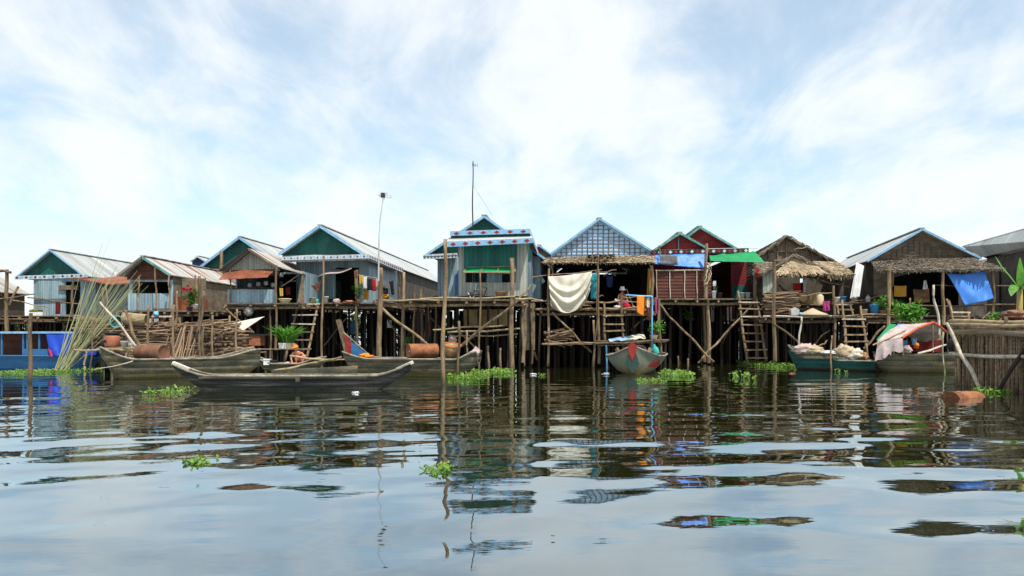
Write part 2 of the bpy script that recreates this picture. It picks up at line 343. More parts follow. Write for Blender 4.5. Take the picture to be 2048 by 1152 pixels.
def cloth(name, TL, TR, BR, BL, mat, label, cat, amp=.06, fr=3, sag=.05, rag=.0, group=None, parent=None, nu=34, nv=22, ph=None, th=.012):
    TL, TR, BR, BL = map(V, (TL, TR, BR, BL)); ph = U(0,6) if ph is None else ph
    nrm = (TR-TL).cross(BL-TL).normalized()
    def fn(u, v):
        p = TL.lerp(TR, u).lerp(BL.lerp(BR, u), v)
        w = math.sin(u*fr*6.28+ph+1.5*math.sin(v*2+ph))*.6+.6*noise.noise(V((u*fr*1.7,v*1.6,ph)))+.32*noise.noise(V((u*fr*4.1+v*2,v*4.5,ph+3)))
        p = p+nrm*amp*w*(.25+.75*v)-V((0,0,1))*sag*math.sin(math.pi*u)*(1-.4*v)
        if rag: p = p-V((0,0,1))*rag*noise.noise(V((u*9,ph,0)))*v
        return p
    mb = MB().grid(fn, nu, nv, th)
    return obj(name, mb, mat, parent, True, label if parent else None) if parent else solo(name, mb, mat, label, cat, group, True)
def hang(name, x0, y0, x1, y1, Y, mat, label, cat='clothing', amp=.05, fr=2, sag=.02, **k):
    return cloth(name, P(x0,y0,Y), P(x1,y0,Y), P(x1,y1,Y), P(x0,y1,Y), mat, label, cat, amp, fr, sag, nu=18, nv=14, **k)
def thatch(root, name, TL, TR, BR, BL, mat, n=900, L=.45, w=.05, fringe=90, th=.09, hang_=.25):
    TL, TR, BR, BL = map(V, (TL, TR, BR, BL)); nn = (TR-TL).cross(BL-TL).normalized(); nn = nn if nn.z > 0 else -nn
    mb = MB().slab([TL, TR, BR, BL], nn*-th)
    for k in range(n):
        u, v = U(0,1), U(0,1); p = TL.lerp(TR,u).lerp(BL.lerp(BR,u),v); d = (BL.lerp(BR,u)-TL.lerp(TR,u)).normalized()
        s = d.cross(nn).normalized(); d = (d+s*U(-.22,.22)).normalized(); l = L*U(.5,1.2); ww = w*U(.6,1.3); lift = U(.005,.035)
        p = p+nn*.01; q = p+d*l+nn*lift
        mb.add([p-s*ww/2, p+s*ww/2, q+s*ww/2, q-s*ww/2, p+nn*-.02, q+nn*-.02], [(0,1,2,3),(0,3,5,4),(1,4,5,2)])
    for k in range(fringe):
        u = (k+U(0,1))/fringe; p = BL.lerp(BR,u)+V((0,U(-.03,.05),-U(0,th))); ww = w*U(.6,1.6); l = hang_*U(.3,1.2)
        d = V((U(-.2,.2),U(-.25,.1),-1)).normalized(); e = (BR-BL).normalized()*ww/2
        mb.add([p-e, p+e, p+d*l+e*.3, p+d*l-e*.3, p+V((0,.02,0))], [(0,1,2,3),(1,4,2),(4,0,3)])
    return obj(name, mb, mat, root)
def lattice(root, A, Lf, Rt, y, zb, nx, nz, mat, w=.035, inset=.15):
    mb = MB()
    xl, xr = Lf.x, Rt.x
    def top(x): return (A.z+(Lf.z-A.z)*(A.x-x)/(A.x-xl) if x < A.x else A.z+(Rt.z-A.z)*(x-A.x)/(xr-A.x))-inset
    for i in range(1, nx):
        x = xl+(xr-xl)*i/nx
        if top(x) > zb+.1: mb.box(x-w/2, x+w/2, y-.05, y-.002, zb, top(x))
    for j in range(nz):
        z = zb+(A.z-inset-zb)*j/nz+.02
        t = (A.z-inset-z)
        a = A.x-(A.x-xl)*t/(A.z-Lf.z); b = A.x+(xr-A.x)*t/(A.z-Rt.z)
        a, b = max(a, xl+.1), min(b, xr-.1)
        if b-a > .2: mb.box(a, b, y-.08, y-.052, z-w/2, z+w/2)
    obj('lattice', mb, mat, root)
def fascia(root, p, q, h, mat, dm, n, w=.05, dm2=None, dk=.36):
    p, q = V(p), V(q); r = obj('fascia', MB().bar(p, q, w, h), mat, root)
    d = (q-p); L = d.length; d.normalize(); fwd = V((0,0,1)).cross(d).normalized(); fwd = fwd if fwd.y < 0 else -fwd
    for mm, sel in ((dm,0), (dm2,1)):
        if not mm: continue
        mb = MB()
        for k in range(n):
            if dm2 and k % 2 != sel: continue
            c = p+d*L*(k+.5)/n+fwd*(w/2); a = d*L/n*dk; b = V((0,0,h*.4))
            mb.slab([c-a, c-b, c+a, c+b], fwd*.008)
        obj('painted_pattern', mb, mm, r)
_st = {}
def stick(p, q, r, label, group, mat='stick', name='firewood_stick', cat='firewood'):
    p, q = V(p), V(q)
    key = mat
    if key not in _st:
        _st[key] = [_mesh(name, MB().beam((0,0,0), (1,0,0), U(.85,1.1), U(.6,.95) if mat == 'stick' else U(.2,.4), 6, 5, 0, .12), m[mat], False, V((0,0,0))) for _ in range(5)]
        for me in _st[key]:
            ph = U(0,6)
            for v in me.vertices: v.co.y += .9*math.sin(v.co.x*3.1)*math.sin(ph+v.co.x*4); v.co.z += .7*math.sin(v.co.x*3.1)*math.cos(ph+v.co.x*5)
    o = bpy.data.objects.new(name, R.choice(_st[key])); C.objects.link(o)
    o.location = p; o.rotation_mode = 'QUATERNION'; o.rotation_quaternion = (q-p).to_track_quat('X','Z'); o.scale = ((q-p).length, r, r)
    return tag(o, label, cat, group)
def hull(A, B, hw, hs, ks, ws, n=28, mm=8, th=.045, full=.55):
    """open hull from A to B (plan points); hs, ks, ws give gunwale height, keel height, half width along t"""
    A, B = V((A[0],A[1],0)), V((B[0],B[1],0)); d = B-A; s = V((d.y,-d.x,0)).normalized(); vs = []; fs = []
    for sh in (0, 1):
        for i in range(n+1):
            t = i/n; w = max(ws(t)*hw-sh*th, .012); zt = hs(t); zk = min(ks(t)+sh*th*1.3, zt-.02)
            for j in range(mm+1):
                a = -1+2*j/mm; x = math.copysign(abs(a)**full, a) if abs(a) > 1e-9 else 0; z = zk+(zt-zk)*abs(a)**1.9
                vs.append(A+d*t+s*x*w+V((0,0,z)))
    W = mm+1; N = (n+1)*W
    for i in range(n):
        for j in range(mm):
            a, b, c, e = i*W+j, (i+1)*W+j, (i+1)*W+j+1, i*W+j+1
            fs += [(a,b,c,e), (N+e,N+c,N+b,N+a)]
        for j in (0, mm): fs.append((i*W+j, N+i*W+j, N+(i+1)*W+j, (i+1)*W+j))
    for i in (0, n):
        for j in range(mm): fs.append((i*W+j, i*W+j+1, N+i*W+j+1, N+i*W+j))
    rim = []
    for j in (0, mm): rim.append([vs[i*W+j] for i in range(n+1)])
    return MB().add(vs, fs), rim
def rimbar(rim, r=.04):
    mb = MB()
    for line in rim: mb.tube([p+V((0,0,.01)) for p in line], [r]*len(line), 5)
    return mb
def smoothstep(a, b, t): t = min(1, max(0, (t-a)/(b-a))); return t*t*(3-2*t)
def drum(name, c, axis, L, r, mat, label, cat='barrel', cap=None):
    c = V(c); ax = V(axis).normalized(); o = c-ax*L/2
    prof = [(r*.2,.012),(r*.93,.012),(r*.95,0),(r,.0),(r,L*.05),(r,L*.31),(r*1.025,L*.33),(r,L*.35),(r,L*.64),(r*1.025,L*.66),(r,L*.68),(r,L*.95),(r,L),(r*.95,L),(r*.93,L-.012),(r*.2,L-.012)]
    t = thing(name, label, cat, c-V((0,0,r)))
    obj('barrel_body', MB().lathe(o, prof, ax, 20), mat, t, True)
    obj('bung', MB().lathe(o+ax*.0+ax.cross(V((0,0,1))).normalized()*r*.5, [(.035,-.015),(.035,.012),(.02,.012)], ax, 8), m['tin'], t)
    return t
def pot(name, px, py, Y, wpx, hpx, mat, label, cat='bucket', kind='bucket', group=None, handle=True):
    """upright vessel standing with its base at py"""
    o = P(px, py, Y); r = wpx/F*Y/2; h = hpx/F*Y
    prof = {'bucket':[(r*.78,0),(r*.98,h*.92),(r*1.05,h*.93),(r*1.05,h),(r*.95,h),(r*.75,h*.1)],
            'pot':[(r*.55,0),(r*.95,h*.3),(r,h*.5),(r*.85,h*.8),(r*.7,h*.9),(r*.85,h),(r*.7,h),(r*.6,h*.8)],
            'basin':[(r*.75,0),(r*.95,h*.8),(r*1.06,h*.85),(r*1.06,h),(r*.96,h),(r*.7,h*.15)],
            'jug':[(r*.9,0),(r,h*.1),(r,h*.7),(r*.5,h*.86),(r*.3,h*.88),(r*.3,h),(r*.2,h)]}[kind]
    mb = MB().lathe(o, prof, (0,0,1), 16)
    t = thing(name, label, cat, o, group); obj('vessel', mb, mat, t, True)
    if handle and kind == 'bucket':
        pts = [o+V((math.cos(a)*r*1.06, -.01, h*.95+math.sin(a)*-r*.35)) for a in [math.pi*k/8 for k in range(9)]]
        obj('handle', MB().tube(pts, [.008]*9, 5), m['tin'], t)
    elif kind in ('pot','jug'): obj('rim', MB().lathe(o+V((0,0,h*.98)), [(r*.6,0),(r*.9 if kind=='pot' else r*.4,0),(r*.9 if kind=='pot' else r*.4,.02),(r*.5,.02)], (0,0,1), 14), mat, t)
    else: obj('rim', MB().lathe(o+V((0,0,h*.97)), [(r*1.0,0),(r*1.1,0),(r*1.1,.03),(r*1.0,.03)], (0,0,1), 16), mat, t)
    return t
def sack(name, px, py, Y, wpx, hpx, mat, label, cat='sack', dpt=.3, group=None):
    o = P(px, py, Y); a = wpx/F*Y/2; h = hpx/F*Y
    return solo(name, MB().ball(o+V((0,0,h*.45)), (a, dpt, h*.55), 24, 16, .45), mat, label, cat, group, True)
def plant(name, px, py, Y, wpx, hpx, mat, label, n=120, L=.3, w=.07, kind='bush', potmat=None, cat='plant', potw=14, poth=10):
    o = P(px, py, Y); a = wpx/F*Y/2; h = hpx/F*Y; t = thing(name, label, cat, o); mb = MB(); st = MB()
    z0 = 0
    if potmat:
        pr = potw/F*Y/2; ph = poth/F*Y; z0 = ph*.8
        obj('pot', MB().lathe(o, [(pr*.75,0),(pr,ph*.9),(pr*1.05,ph),(pr*.9,ph),(pr*.8,ph*.8)], (0,0,1), 12), potmat, t)
    if kind == 'bush':
        for k in range(7): 
            e = o+V((U(-.7,.7)*a, U(-.5,.5)*a, z0+h*U(.5,.9))); st.beam(o+V((U(-.05,.05),0,z0*.8)), e, .014, .006, 5, 3, .03)
            for q in range(n//7):
                c = e+V((U(-.4,.4)*a, U(-.4,.4)*a, U(-.45,.25)*h)); d = V((U(-1,1),U(-1,1),U(-.4,.7)))
                mb.leaf(c, d, L*U(.6,1.2), w*U(.7,1.3))
    else:                                          # grass-like blades
        for k in range(n):
            b = o+V((U(-.35,.35)*a, U(-.3,.3)*a, z0)); d = V((U(-1,1)*a*1.3, U(-1,.8)*a, h*U(.6,1.1))); l = d.length; pts = []
            dn = d.normalized(); sd = dn.cross(V((0,0,1))).normalized()*w*U(.5,1)/2
            mid = b+d*.55+V((0,0,.1*h)); tip = b+d+V((d.x*.3,d.y*.3,-.12*h))
            mb.add([b-sd*.5, b+sd*.5, mid+sd, mid-sd, tip], [(0,1,2,3),(3,2,4)])
        st.beam(o+V((0,0,z0*.5)), o+V((0,0,z0+h*.3)), .02, .01, 5)
    obj('stem', st, m['stick'], t); obj('leaves', mb, mat, t)
    return t
def hyacinth(px0, px1, py, depth_px, label, n=90, size=.16, hgt=.18):
    """a floating patch of water hyacinth; px range and row of its middle"""
    Y = F*H/(py-HZ); c = P((px0+px1)/2, py, Y); c.z = 0; a = (px1-px0)/F*Y/2; dy = depth_px/2*Y*Y/(F*H)
    mb = MB(); n = int(n*1.9); size *= .62; hgt *= .66
    for k in range(n):
        while True:
            u, v = U(-1,1), U(-1,1)
            if u*u+v*v < 1: break
        b = c+V((u*a, v*dy, -.02)); hh = hgt*U(.3,1.15)*(1-.4*(u*u+v*v)); tip = b+V((U(-.1,.1),U(-.1,.1),hh+.03))
        mb.beam(b, tip, .012, .007, 4)
        d = V((U(-1,1),U(-1,1),U(-.1,.9))).normalized(); s = size*U(.6,1.2); e = d.cross(V((0,0,1))).normalized(); up = e.cross(d)
        vs = [tip+up*.01]+[tip+d*s*(.5+.5*math.cos(q))+e*s*.42*math.sin(q)-up*.02*abs(math.sin(q)) for q in [math.pi*2*i/7 for i in range(7)]]
        mb.add(vs, [(0,i+1,(i+1)%7+1) for i in range(7)])
    return solo('water_hyacinth', mb, m['lime'], label, 'water plant')
# ---------------------------------------------------------------- camera, light, sky
sc = bpy.context.scene
cam = bpy.data.cameras.new('camera'); co = bpy.data.objects.new('camera', cam); C.objects.link(co)
co.location = (0,0,H); co.rotation_euler = (math.pi/2,0,0); cam.sensor_width = 36; cam.lens = 36*F/2048
cam.shift_y = (HZ-576)/2048; cam.clip_end = 6000; cam.clip_start = .05; sc.camera = co
sc.view_settings.view_transform = 'Standard'; sc.view_settings.look = 'None'; sc.view_settings.gamma = 1; sc.view_settings.exposure = .22
EL, AZ = math.radians(62), math.radians(146)
sd = V((math.sin(AZ)*math.cos(EL), math.cos(AZ)*math.cos(EL), math.sin(EL)))
sl = bpy.data.lights.new('sun', 'SUN'); sl.energy = 5.0; sl.angle = math.radians(.6); sl.color = (1,.95,.87)
so = bpy.data.objects.new('sun', sl); C.objects.link(so); so.rotation_euler = sd.to_track_quat('Z','Y').to_euler(); so.location = (0,0,40)
w = bpy.data.worlds.new('World'); sc.world = w; w.use_nodes = True; nt = w.node_tree; N = nt.nodes; L = nt.links
bg = N['Background']; out = N['World Output']
sky = N.new('ShaderNodeTexSky'); sky.sky_type = 'NISHITA'; sky.sun_disc = False; sky.sun_elevation = EL; sky.sun_rotation = AZ
sky.dust_density = .6; sky.ozone_density = 3.5; sky.air_density = 1.0
hs = N.new('ShaderNodeMix'); hs.data_type = 'RGBA'; hs.blend_type = 'MULTIPLY'; hs.inputs[0].default_value = 1; hs.inputs[7].default_value = (.88,1.14,1.06,1)
L.new(sky.outputs[0], hs.inputs[6]); L.new(hs.outputs[2], bg.inputs[0]); bg.inputs[1].default_value = .15
tc = N.new('ShaderNodeTexCoord'); sx = N.new('ShaderNodeSeparateXYZ'); L.new(tc.outputs['Generated'], sx.inputs[0])
def nm(op, a, b=0.):
    x = N.new('ShaderNodeMath'); x.operation = op
    for s, v in ((x.inputs[0],a),(x.inputs[1],b)):
        if isinstance(v,(int,float)): s.default_value = v
        else: L.new(v, s)
    return x.outputs[0]
zc = nm('ADD', nm('MAXIMUM', sx.outputs[2], 0.), .34)
cx = N.new('ShaderNodeCombineXYZ'); L.new(nm('DIVIDE', sx.outputs[0], zc), cx.inputs[0]); L.new(nm('DIVIDE', sx.outputs[1], zc), cx.inputs[1])
def cloudnoise(scale, loc, rot, det, ro, dist):
    mp = N.new('ShaderNodeMapping'); mp.inputs['Scale'].default_value = scale; mp.inputs['Location'].default_value = loc; mp.inputs['Rotation'].default_value = (0,0,rot)
    L.new(cx.outputs[0], mp.inputs[0]); n = N.new('ShaderNodeTexNoise'); L.new(mp.outputs[0], n.inputs['Vector'])
    n.inputs['Scale'].default_value = 1; n.inputs['Detail'].default_value = det; n.inputs['Roughness'].default_value = ro; n.inputs['Distortion'].default_value = dist
    return n.outputs['Fac']
c1 = cloudnoise((1.5,1.15,1), (5.6,2.3,0), .6, 10, .58, .25)
c2 = cloudnoise((4.2,2.4,1), (7.3,2.2,0), .7, 10, .60, .45)
cm = nm('ADD', nm('MULTIPLY', c1, .55), nm('MULTIPLY', c2, .45))
mr = N.new('ShaderNodeMapRange'); mr.interpolation_type = 'SMOOTHSTEP'; L.new(cm, mr.inputs[0]); mr.inputs[1].default_value = .38; mr.inputs[2].default_value = .59
mr.inputs[3].default_value = .36; mr.inputs[4].default_value = .93
hz = N.new('ShaderNodeMapRange'); hz.interpolation_type = 'SMOOTHSTEP'; L.new(sx.outputs[2], hz.inputs[0]); hz.inputs[1].default_value = .02; hz.inputs[2].default_value = .30; hz.inputs[3].default_value = .85; hz.inputs[4].default_value = 0.
fac = nm('MAXIMUM', mr.outputs[0], hz.outputs[0])
cb = N.new('ShaderNodeBackground'); cb.inputs[0].default_value = (.94,.975,1,1); cb.inputs[1].default_value = .93
ms = N.new('ShaderNodeMixShader'); L.new(fac, ms.inputs[0]); L.new(bg.outputs[0], ms.inputs[1]); L.new(cb.outputs[0], ms.inputs[2]); L.new(ms.outputs[0], out.inputs[0])
sc.cycles.max_bounces = 7; sc.cycles.diffuse_bounces = 3; sc.cycles.glossy_bounces = 4; sc.cycles.use_denoising = True

# ---------------------------------------------------------------- water
def make_water():
    ys = [1.2]
    while ys[-1] < 62: ys.append(ys[-1]+max(.035, .0042*ys[-1]+.02))
    ys = np.array(ys+[66,72,80,95,120,200,500,1500,5000]); us = np.linspace(-1,1,400)
    Yg, Ug = np.meshgrid(ys, us, indexing='ij'); Xg = Ug*(.72*Yg+5); Z = np.zeros_like(Xg); rr = np.random.RandomState(5)
    for k in range(22):
        lam = .42*(1.115**k); a = rr.normal(math.pi/2+.06, .42); s = .021 if lam > .95 else .017
        if lam > 2.3: s = .012
        kk = 2*math.pi/lam; ph = rr.uniform(0,6.28); kx, ky = kk*math.cos(a), kk*math.sin(a)
        q = rr.uniform(.5,1.); md = .55+.45*np.sin(Xg*.21*q+Yg*.13*q+ph*3)*np.sin(Yg*.17*q-Xg*.07+ph)
        bendp = .5*np.sin(Xg*.5*q+ph)+.35*np.sin(Yg*.37+Xg*.23+ph*2)
        fk = 1. if lam > .95 else np.interp(Yg, [4,8,13,25,50], [.12,.45,1.,1.25,1.])
        Z += fk*s*lam/6.283*md*np.sin(kx*Xg+ky*Yg+bendp+ph)
    fade = np.clip((58-Yg)/22, 0, 1)*np.clip(1.15-.0*Yg,0,1); fade = np.where(Yg > 36, fade*.8, 1.)
    fade *= .55+.45*np.clip((Yg-3.5)/7, 0, 1)
    fade *= np.interp(Yg, [0,6,8.5,12,20,40,60], [.8,.95,.82,.62,.42,.32,.25])
    Z *= fade
    co_ = np.stack([Xg, Yg, Z], -1).reshape(-1,3); n, mcols = Xg.shape
    i, j = np.meshgrid(np.arange(n-1), np.arange(mcols-1), indexing='ij'); a = (i*mcols+j).ravel()
    fc = np.stack([a, a+1, a+mcols+1, a+mcols], -1).astype(np.int32)
    me = bpy.data.meshes.new('water'); me.vertices.add(len(co_)); me.vertices.foreach_set('co', co_.ravel().astype(np.float32))
    me.loops.add(fc.size); me.loops.foreach_set('vertex_index', fc.ravel()); me.polygons.add(len(fc))
    me.polygons.foreach_set('loop_start', np.arange(0, fc.size, 4, dtype=np.int32)); me.update(calc_edges=True); me.shade_smooth()
    mt = bpy.data.materials.new('river_water'); mt.use_nodes = True; t = mt.node_tree; b = t.nodes['Principled BSDF']
    t.nodes.remove(b); o = t.nodes['Material Output']
    df = t.nodes.new('ShaderNodeBsdfDiffuse'); df.inputs[0].default_value = (.018,.019,.004,1)
    gl = t.nodes.new('ShaderNodeBsdfGlossy'); gl.inputs['Roughness'].default_value = .015; gl.inputs[0].default_value = (.82,.905,.96,1)
    fr = t.nodes.new('ShaderNodeFresnel'); fr.inputs['IOR'].default_value = 1.36
    pw = t.nodes.new('ShaderNodeMath'); pw.operation = 'POWER'; pw.inputs[1].default_value = .46; t.links.new(fr.outputs[0], pw.inputs[0])
    mx = t.nodes.new('ShaderNodeMixShader'); t.links.new(pw.outputs[0], mx.inputs[0]); t.links.new(df.outputs[0], mx.inputs[1]); t.links.new(gl.outputs[0], mx.inputs[2]); t.links.new(mx.outputs[0], o.inputs[0])
    tcn = t.nodes.new('ShaderNodeTexCoord'); mp = t.nodes.new('ShaderNodeMapping'); mp.inputs['Scale'].default_value = (2.6,8,1); t.links.new(tcn.outputs['Object'], mp.inputs[0])
    nz = t.nodes.new('ShaderNodeTexNoise'); nz.inputs['Scale'].default_value = 1; nz.inputs['Detail'].default_value = 2; t.links.new(mp.outputs[0], nz.inputs['Vector'])
    bp = t.nodes.new('ShaderNodeBump'); bp.inputs['Distance'].default_value = .0009; bp.inputs['Strength'].default_value = 1; t.links.new(nz.outputs['Fac'], bp.inputs['Height'])
    for x in (df, gl): t.links.new(bp.outputs[0], x.inputs['Normal'])
    me.materials.append(mt)
    ob = bpy.data.objects.new('water', me); C.objects.link(ob); ob['kind'] = 'structure'; ob['label'] = 'brown rippled river water reflecting houses and sky'
make_water()

# far thicket behind the houses
mb = MB()
for k in range(9000):
    x = U(-62,62); y = U(68,78); top = 3.0+1.0*noise.noise(V((x*.12,3,0)))+.8*noise.noise(V((x*.5,9,0)))
    mb.leaf((x, y, -.2+U(0,1)**.8*max(top,.8)), (U(-1,1),U(-1,.4),U(-.5,1)), U(.5,1.1), U(.35,.7))
stuff('far_thicket', mb, m['leafdark'], 'dark green thicket along the far bank, glimpsed between the stilts', 'thicket')

def house_(): pass
def house(label, px, Y): return thing('stilt_house', label, 'house', (PX(px,Y), Y, 0))

# ---- house A: far left, teal gable
Y = 56; t = house('teal gabled house with grey tin walls and red awning behind the fanned bamboo', 120, Y); dx = .041
A, l, r, D = gable_roof(t, (100,499), (30,555), (168,551), Y, 17, dx, m['zinc'], m['bluetrim'], m['tealdiag'], gz=PZ(551,Y))
z1, z0 = PZ(555,Y), PZ(633,Y)
shell(t, PX(57,Y), PX(166,Y)+.6, z0, z1, Y+.6, 15, dx, [(PX(122,Y), PX(151,Y), PZ(629,Y), PZ(562,Y))], m['corr'], m['corr'])
fascia(t, P(30,555,Y-.15)+V((0,0,-.02)), P(176,551,Y-.15), .26, m['whitetrim'], m['navy'], 16, dm2=m['bluetrim'])
mb = MB().slab([P(146,554,Y-.2), P(217,568,Y-1.2), P(217,570,Y-1.2), P(146,557,Y-.2)], (dx*7,7,.6)); obj('awning', mb, m['rust'], t)
obj('door_lintel', MB().bar(P(118,575,Y+.5), P(157,575,Y+.5), .1, .3), m['plank'], t)
deck(t, PX(2,Y-3), PX(225,Y-3), Y-3, 18, dx, z0-.003); stilts(t, PX(4,Y-3), PX(222,Y-3), Y-2.8, 14, dx, z0-.1, 8, 3)
beams(t, 'porch_post', m['post'], [(P(144,632,Y-1), P(146,556,Y-1), .11), (P(213,632,Y-1), P(213,566,Y-1), .09), (P(207,632,Y-1), P(206,575,Y-1), .07)])
beams(t, 'rail', m['post'], [(P(55,595,Y-2.5), P(160,608,Y-2.5), .06), (P(20,600,Y-2.6), P(100,615,Y-2.6), .05)])
beams(t, 'brace', m['post_dark_shade'], [(P(55,640,Y-3), P(130,690,Y-3), .07), (P(135,650,Y-3), P(95,690,Y-3), .07)])
# ---- hut at the left frame edge
Y = 52; t = house('low hut at the picture edge with a grey tin roof striped red', 0, Y); dx = .03
A, l, r, D = gable_roof(t, (-78,538), (-150,587), (-6,583), Y, 3.4, dx, m['zincrust'], None, m['rustwall'])
shell(t, PX(-140,Y), PX(-16,Y), 2.2, PZ(583,Y), Y+.5, 2.8, dx, [(PX(-50,Y),PX(-30,Y),2.3,PZ(592,Y))], m['dark'], m['wovendark'])
deck(t, PX(-95,Y-2), PX(52,Y-2), Y-2, 10, dx, 2.55); stilts(t, PX(-90,Y-2), PX(50,Y-2), Y-1.8, 8, dx, 2.4, 6, 3)
beams(t, 'porch_post', m['post'], [(P(13,690,Y-2.1), P(14,539,Y-2.1), .16), (P(18,610,Y-2), P(37,573,Y-2), .1)])
beams(t, 'rail', m['post'], [(P(-20,600,Y-2.2), P(70,588,Y-2.2), .06), (P(-20,540,Y-2.2), P(22,545,Y-2.2), .13)])

# ---- house B: small rusty gable hut
Y = 45; t = house('small hut with rust red gable and tin half wall behind the firewood racks', 285, Y); dx = -.03
dx = .02
A, l, r, D = gable_roof(t, (284,512), (234,550), (341.5,549), Y, 11, dx, m['zincrust'], None, None)
for e, mt in ((l, m['thatchgrey']), (r, m['tealtrim'])): obj('fascia', MB().bar(A+V((0,-.03,-.06)), e+V((0,-.03,-.06)), .04, .13), mt, t)
o = V((0,.5,-.1)); ya = PZ(549,Y); zb = PZ(558,Y)
obj('gable', MB().slab([A+o+V((0,0,-.05)), l+o+V((.35,0,.1)), V((PX(245,Y),Y+.5,zb)), V((PX(336,Y),Y+.5,zb)), r+o+V((-.1,0,.02))], (0,.05,0)), m['rustwall'], t)
zd = PZ(621,Y); zr = PZ(586,Y)
shell(t, PX(249,Y), PX(337,Y), zd, zb, Y+.56, 10, dx, [(PX(255,Y),PX(332,Y),zr-.1,zb-.12)], m['corr'], m['wovenbrown'])
obj('half_wall', MB().box(PX(248,Y),PX(338.5,Y),Y+.45,Y+.5,zd,zr), m['corr'], t)
obj('lower_cladding', MB().slab([(PX(340,Y),Y+.6,zd),(PX(340,Y),Y+.6,PZ(592,Y)),(PX(340,Y)+.2,Y+5,PZ(592,Y)),(PX(340,Y)+.2,Y+5,zd)], (.05,0,0)), m['rust'], t)
obj('porch_wall', wall(MB(), PX(342,Y), PX(391,Y), PZ(590,Y), PZ(553,Y), Y+1.5), m['wovenbrown'], t); obj('porch_wall', wall(MB(), PX(342,Y), PX(366,Y), zd, PZ(592,Y), Y+1.4), m['rust'], t)
deck(t, PX(235,Y-.5), PX(425,Y-.5), Y-.5, 11, dx, zd-.003); stilts(t, PX(238,Y-.5), PX(422,Y-.5), Y-.4, 9, dx, zd-.1, 7, 3)
beams(t, 'porch_post', m['post'], [(P(313,618,Y-.2), P(310,530,Y-.2), .07), (P(338,618,Y-.2), P(338,552,Y-.2), .07), (P(277,618,Y), P(278,552,Y), .06), (P(392,618,Y+1), P(391,550,Y+1), .07)])
# ---- house C: blue trimmed gable behind, and the tiny one farther back
Y = 72; t = house('tiny far house with a dark blue gable, seen between two hut roofs', 397, Y)
gable_roof(t, (395,512), (380,522), (425,531), Y, 10, .03, m['zinc'], m['whitetrim'], m['navy'], gz=PZ(536,Y))
shell(t, PX(383,Y), PX(418,Y), 2.5, PZ(530,Y), Y+.5, 9, .03, [(PX(390,Y),PX(400,Y),3,4.2)], m['corr'], m['corr']); stilts(t, PX(383,Y), PX(418,Y), Y+.5, 8, .03, 2.5, 3, 2)
Y = 57; t = house('tall house with dark teal gable and blue rake boards half hidden behind a hut', 470, Y); dx = .07
A, l, r, D = gable_roof(t, (478,473), (398,534), (575,540), Y, 17, dx, m['zinc'], m['bluetrim'], m['tealdiag'], gz=PZ(538,Y), tw=.17)
zd = PZ(614,Y)
shell(t, PX(406,Y), PX(560,Y), zd, PZ(538,Y), Y+.6, 15, dx, [(PX(412,Y),PX(432,Y),zd+.6,PZ(552,Y))], m['corr'], m['corr'])
obj('awning', MB().slab([P(405,546,Y-.8), P(441,546,Y-.8), P(441,539,Y+.4), P(405,539,Y+.4)], (0,0,.05)), m['rust'], t)
deck(t, PX(400,Y-3), PX(560,Y-3), Y-3, 17, dx, zd-.003); stilts(t, PX(402,Y-3), PX(558,Y-3), Y-2.8, 12, dx, zd-.1, 6, 3)
beams(t, 'porch_post', m['post'], [(P(442,612,Y-.6), P(443,503,Y-.6), .17), (P(413,612,Y-1.5), P(414,545,Y-1.5), .09), (P(427,612,Y-1.5), P(427,545,Y-1.5), .08)])
beams(t, 'rail', m['post'], [(P(425,590,Y-2), P(456,592,Y-2), .05), (P(425,599,Y-2), P(456,600,Y-2), .05)])
# ---- house D: hut with the rust awning
Y = 43; t = house('hut with rust awning, tin half wall and rust striped roof above the round green plant', 505, Y); dx = .03
A, l, r, D = gable_roof(t, (496,496), (440,540), (556,533), Y, 9, dx, m['zincrust'], None, None, cap=False)
mb = MB()                                       # right slope carries on as a lower lean-to
q0, q1 = P(556,533,Y), P(556,533,Y)+D; mb.slab([q0+V((0,0,.01)), P(604,546,Y-.2), P(621,549,Y+3), q1+V((.2,-5,.01))], (0,0,-.05)); obj('lean_to_roof', mb, m['zincrust'], t)
obj('fascia', MB().bar(A+V((0,-.03,-.05)), l+V((0,-.03,-.05)), .04, .12), m['black'], t); obj('fascia', MB().bar(A+V((0,-.03,-.05)), r+V((0,-.03,-.05)), .04, .1), m['plank'], t)
o = V((0,.5,-.12)); zb = PZ(541,Y)
obj('gable', MB().slab([A+o, l+o+V((.3,0,.15)), V((PX(452,Y),Y+.5,zb)), V((PX(553,Y),Y+.5,zb)), r+o+V((-.05,0,.02))], (0,.05,0)), m['corrold'], t)
mb = MB(); a0, a1, b0, b1 = P(455,541,Y+.4), P(551,538,Y+.4), P(437,559,Y-.7), P(535,555,Y-.7)
mb.grid(lambda u,v: a0.lerp(a1,u).lerp(b0.lerp(b1,u),v)+V((0,0,.03*noise.noise(V((u*6,v*2,4))))), 16, 5, .02); obj('awning', mb, m['rust'], t)
zd = PZ(611,Y); zr = PZ(579,Y)
shell(t, PX(456,Y), PX(600,Y), zd, zb, Y+1.2, 8, dx, [(PX(458,Y),PX(596,Y),zd+.1,zb-.1)], m['corr'], m['corr'])
obj('half_wall', MB().box(PX(455,Y),PX(551,Y),Y-.02,Y+.03,PZ(611,Y),zr), m['corr'], t)
obj('half_wall', MB().slab([(PX(455,Y)+.01,Y+.035,zd),(PX(455,Y)+.01,Y+.035,zr),(PX(455,Y)+.01,Y+1.15,zr),(PX(455,Y)+.01,Y+1.15,zd)], (.05,0,0)), m['corr'], t)
deck(t, PX(452,Y-.4), PX(600,Y-.4), Y-.4, 9, dx, PZ(606,Y)); stilts(t, PX(455,Y), PX(596,Y), Y+.8, 8, dx, zd-.1, 6, 3)
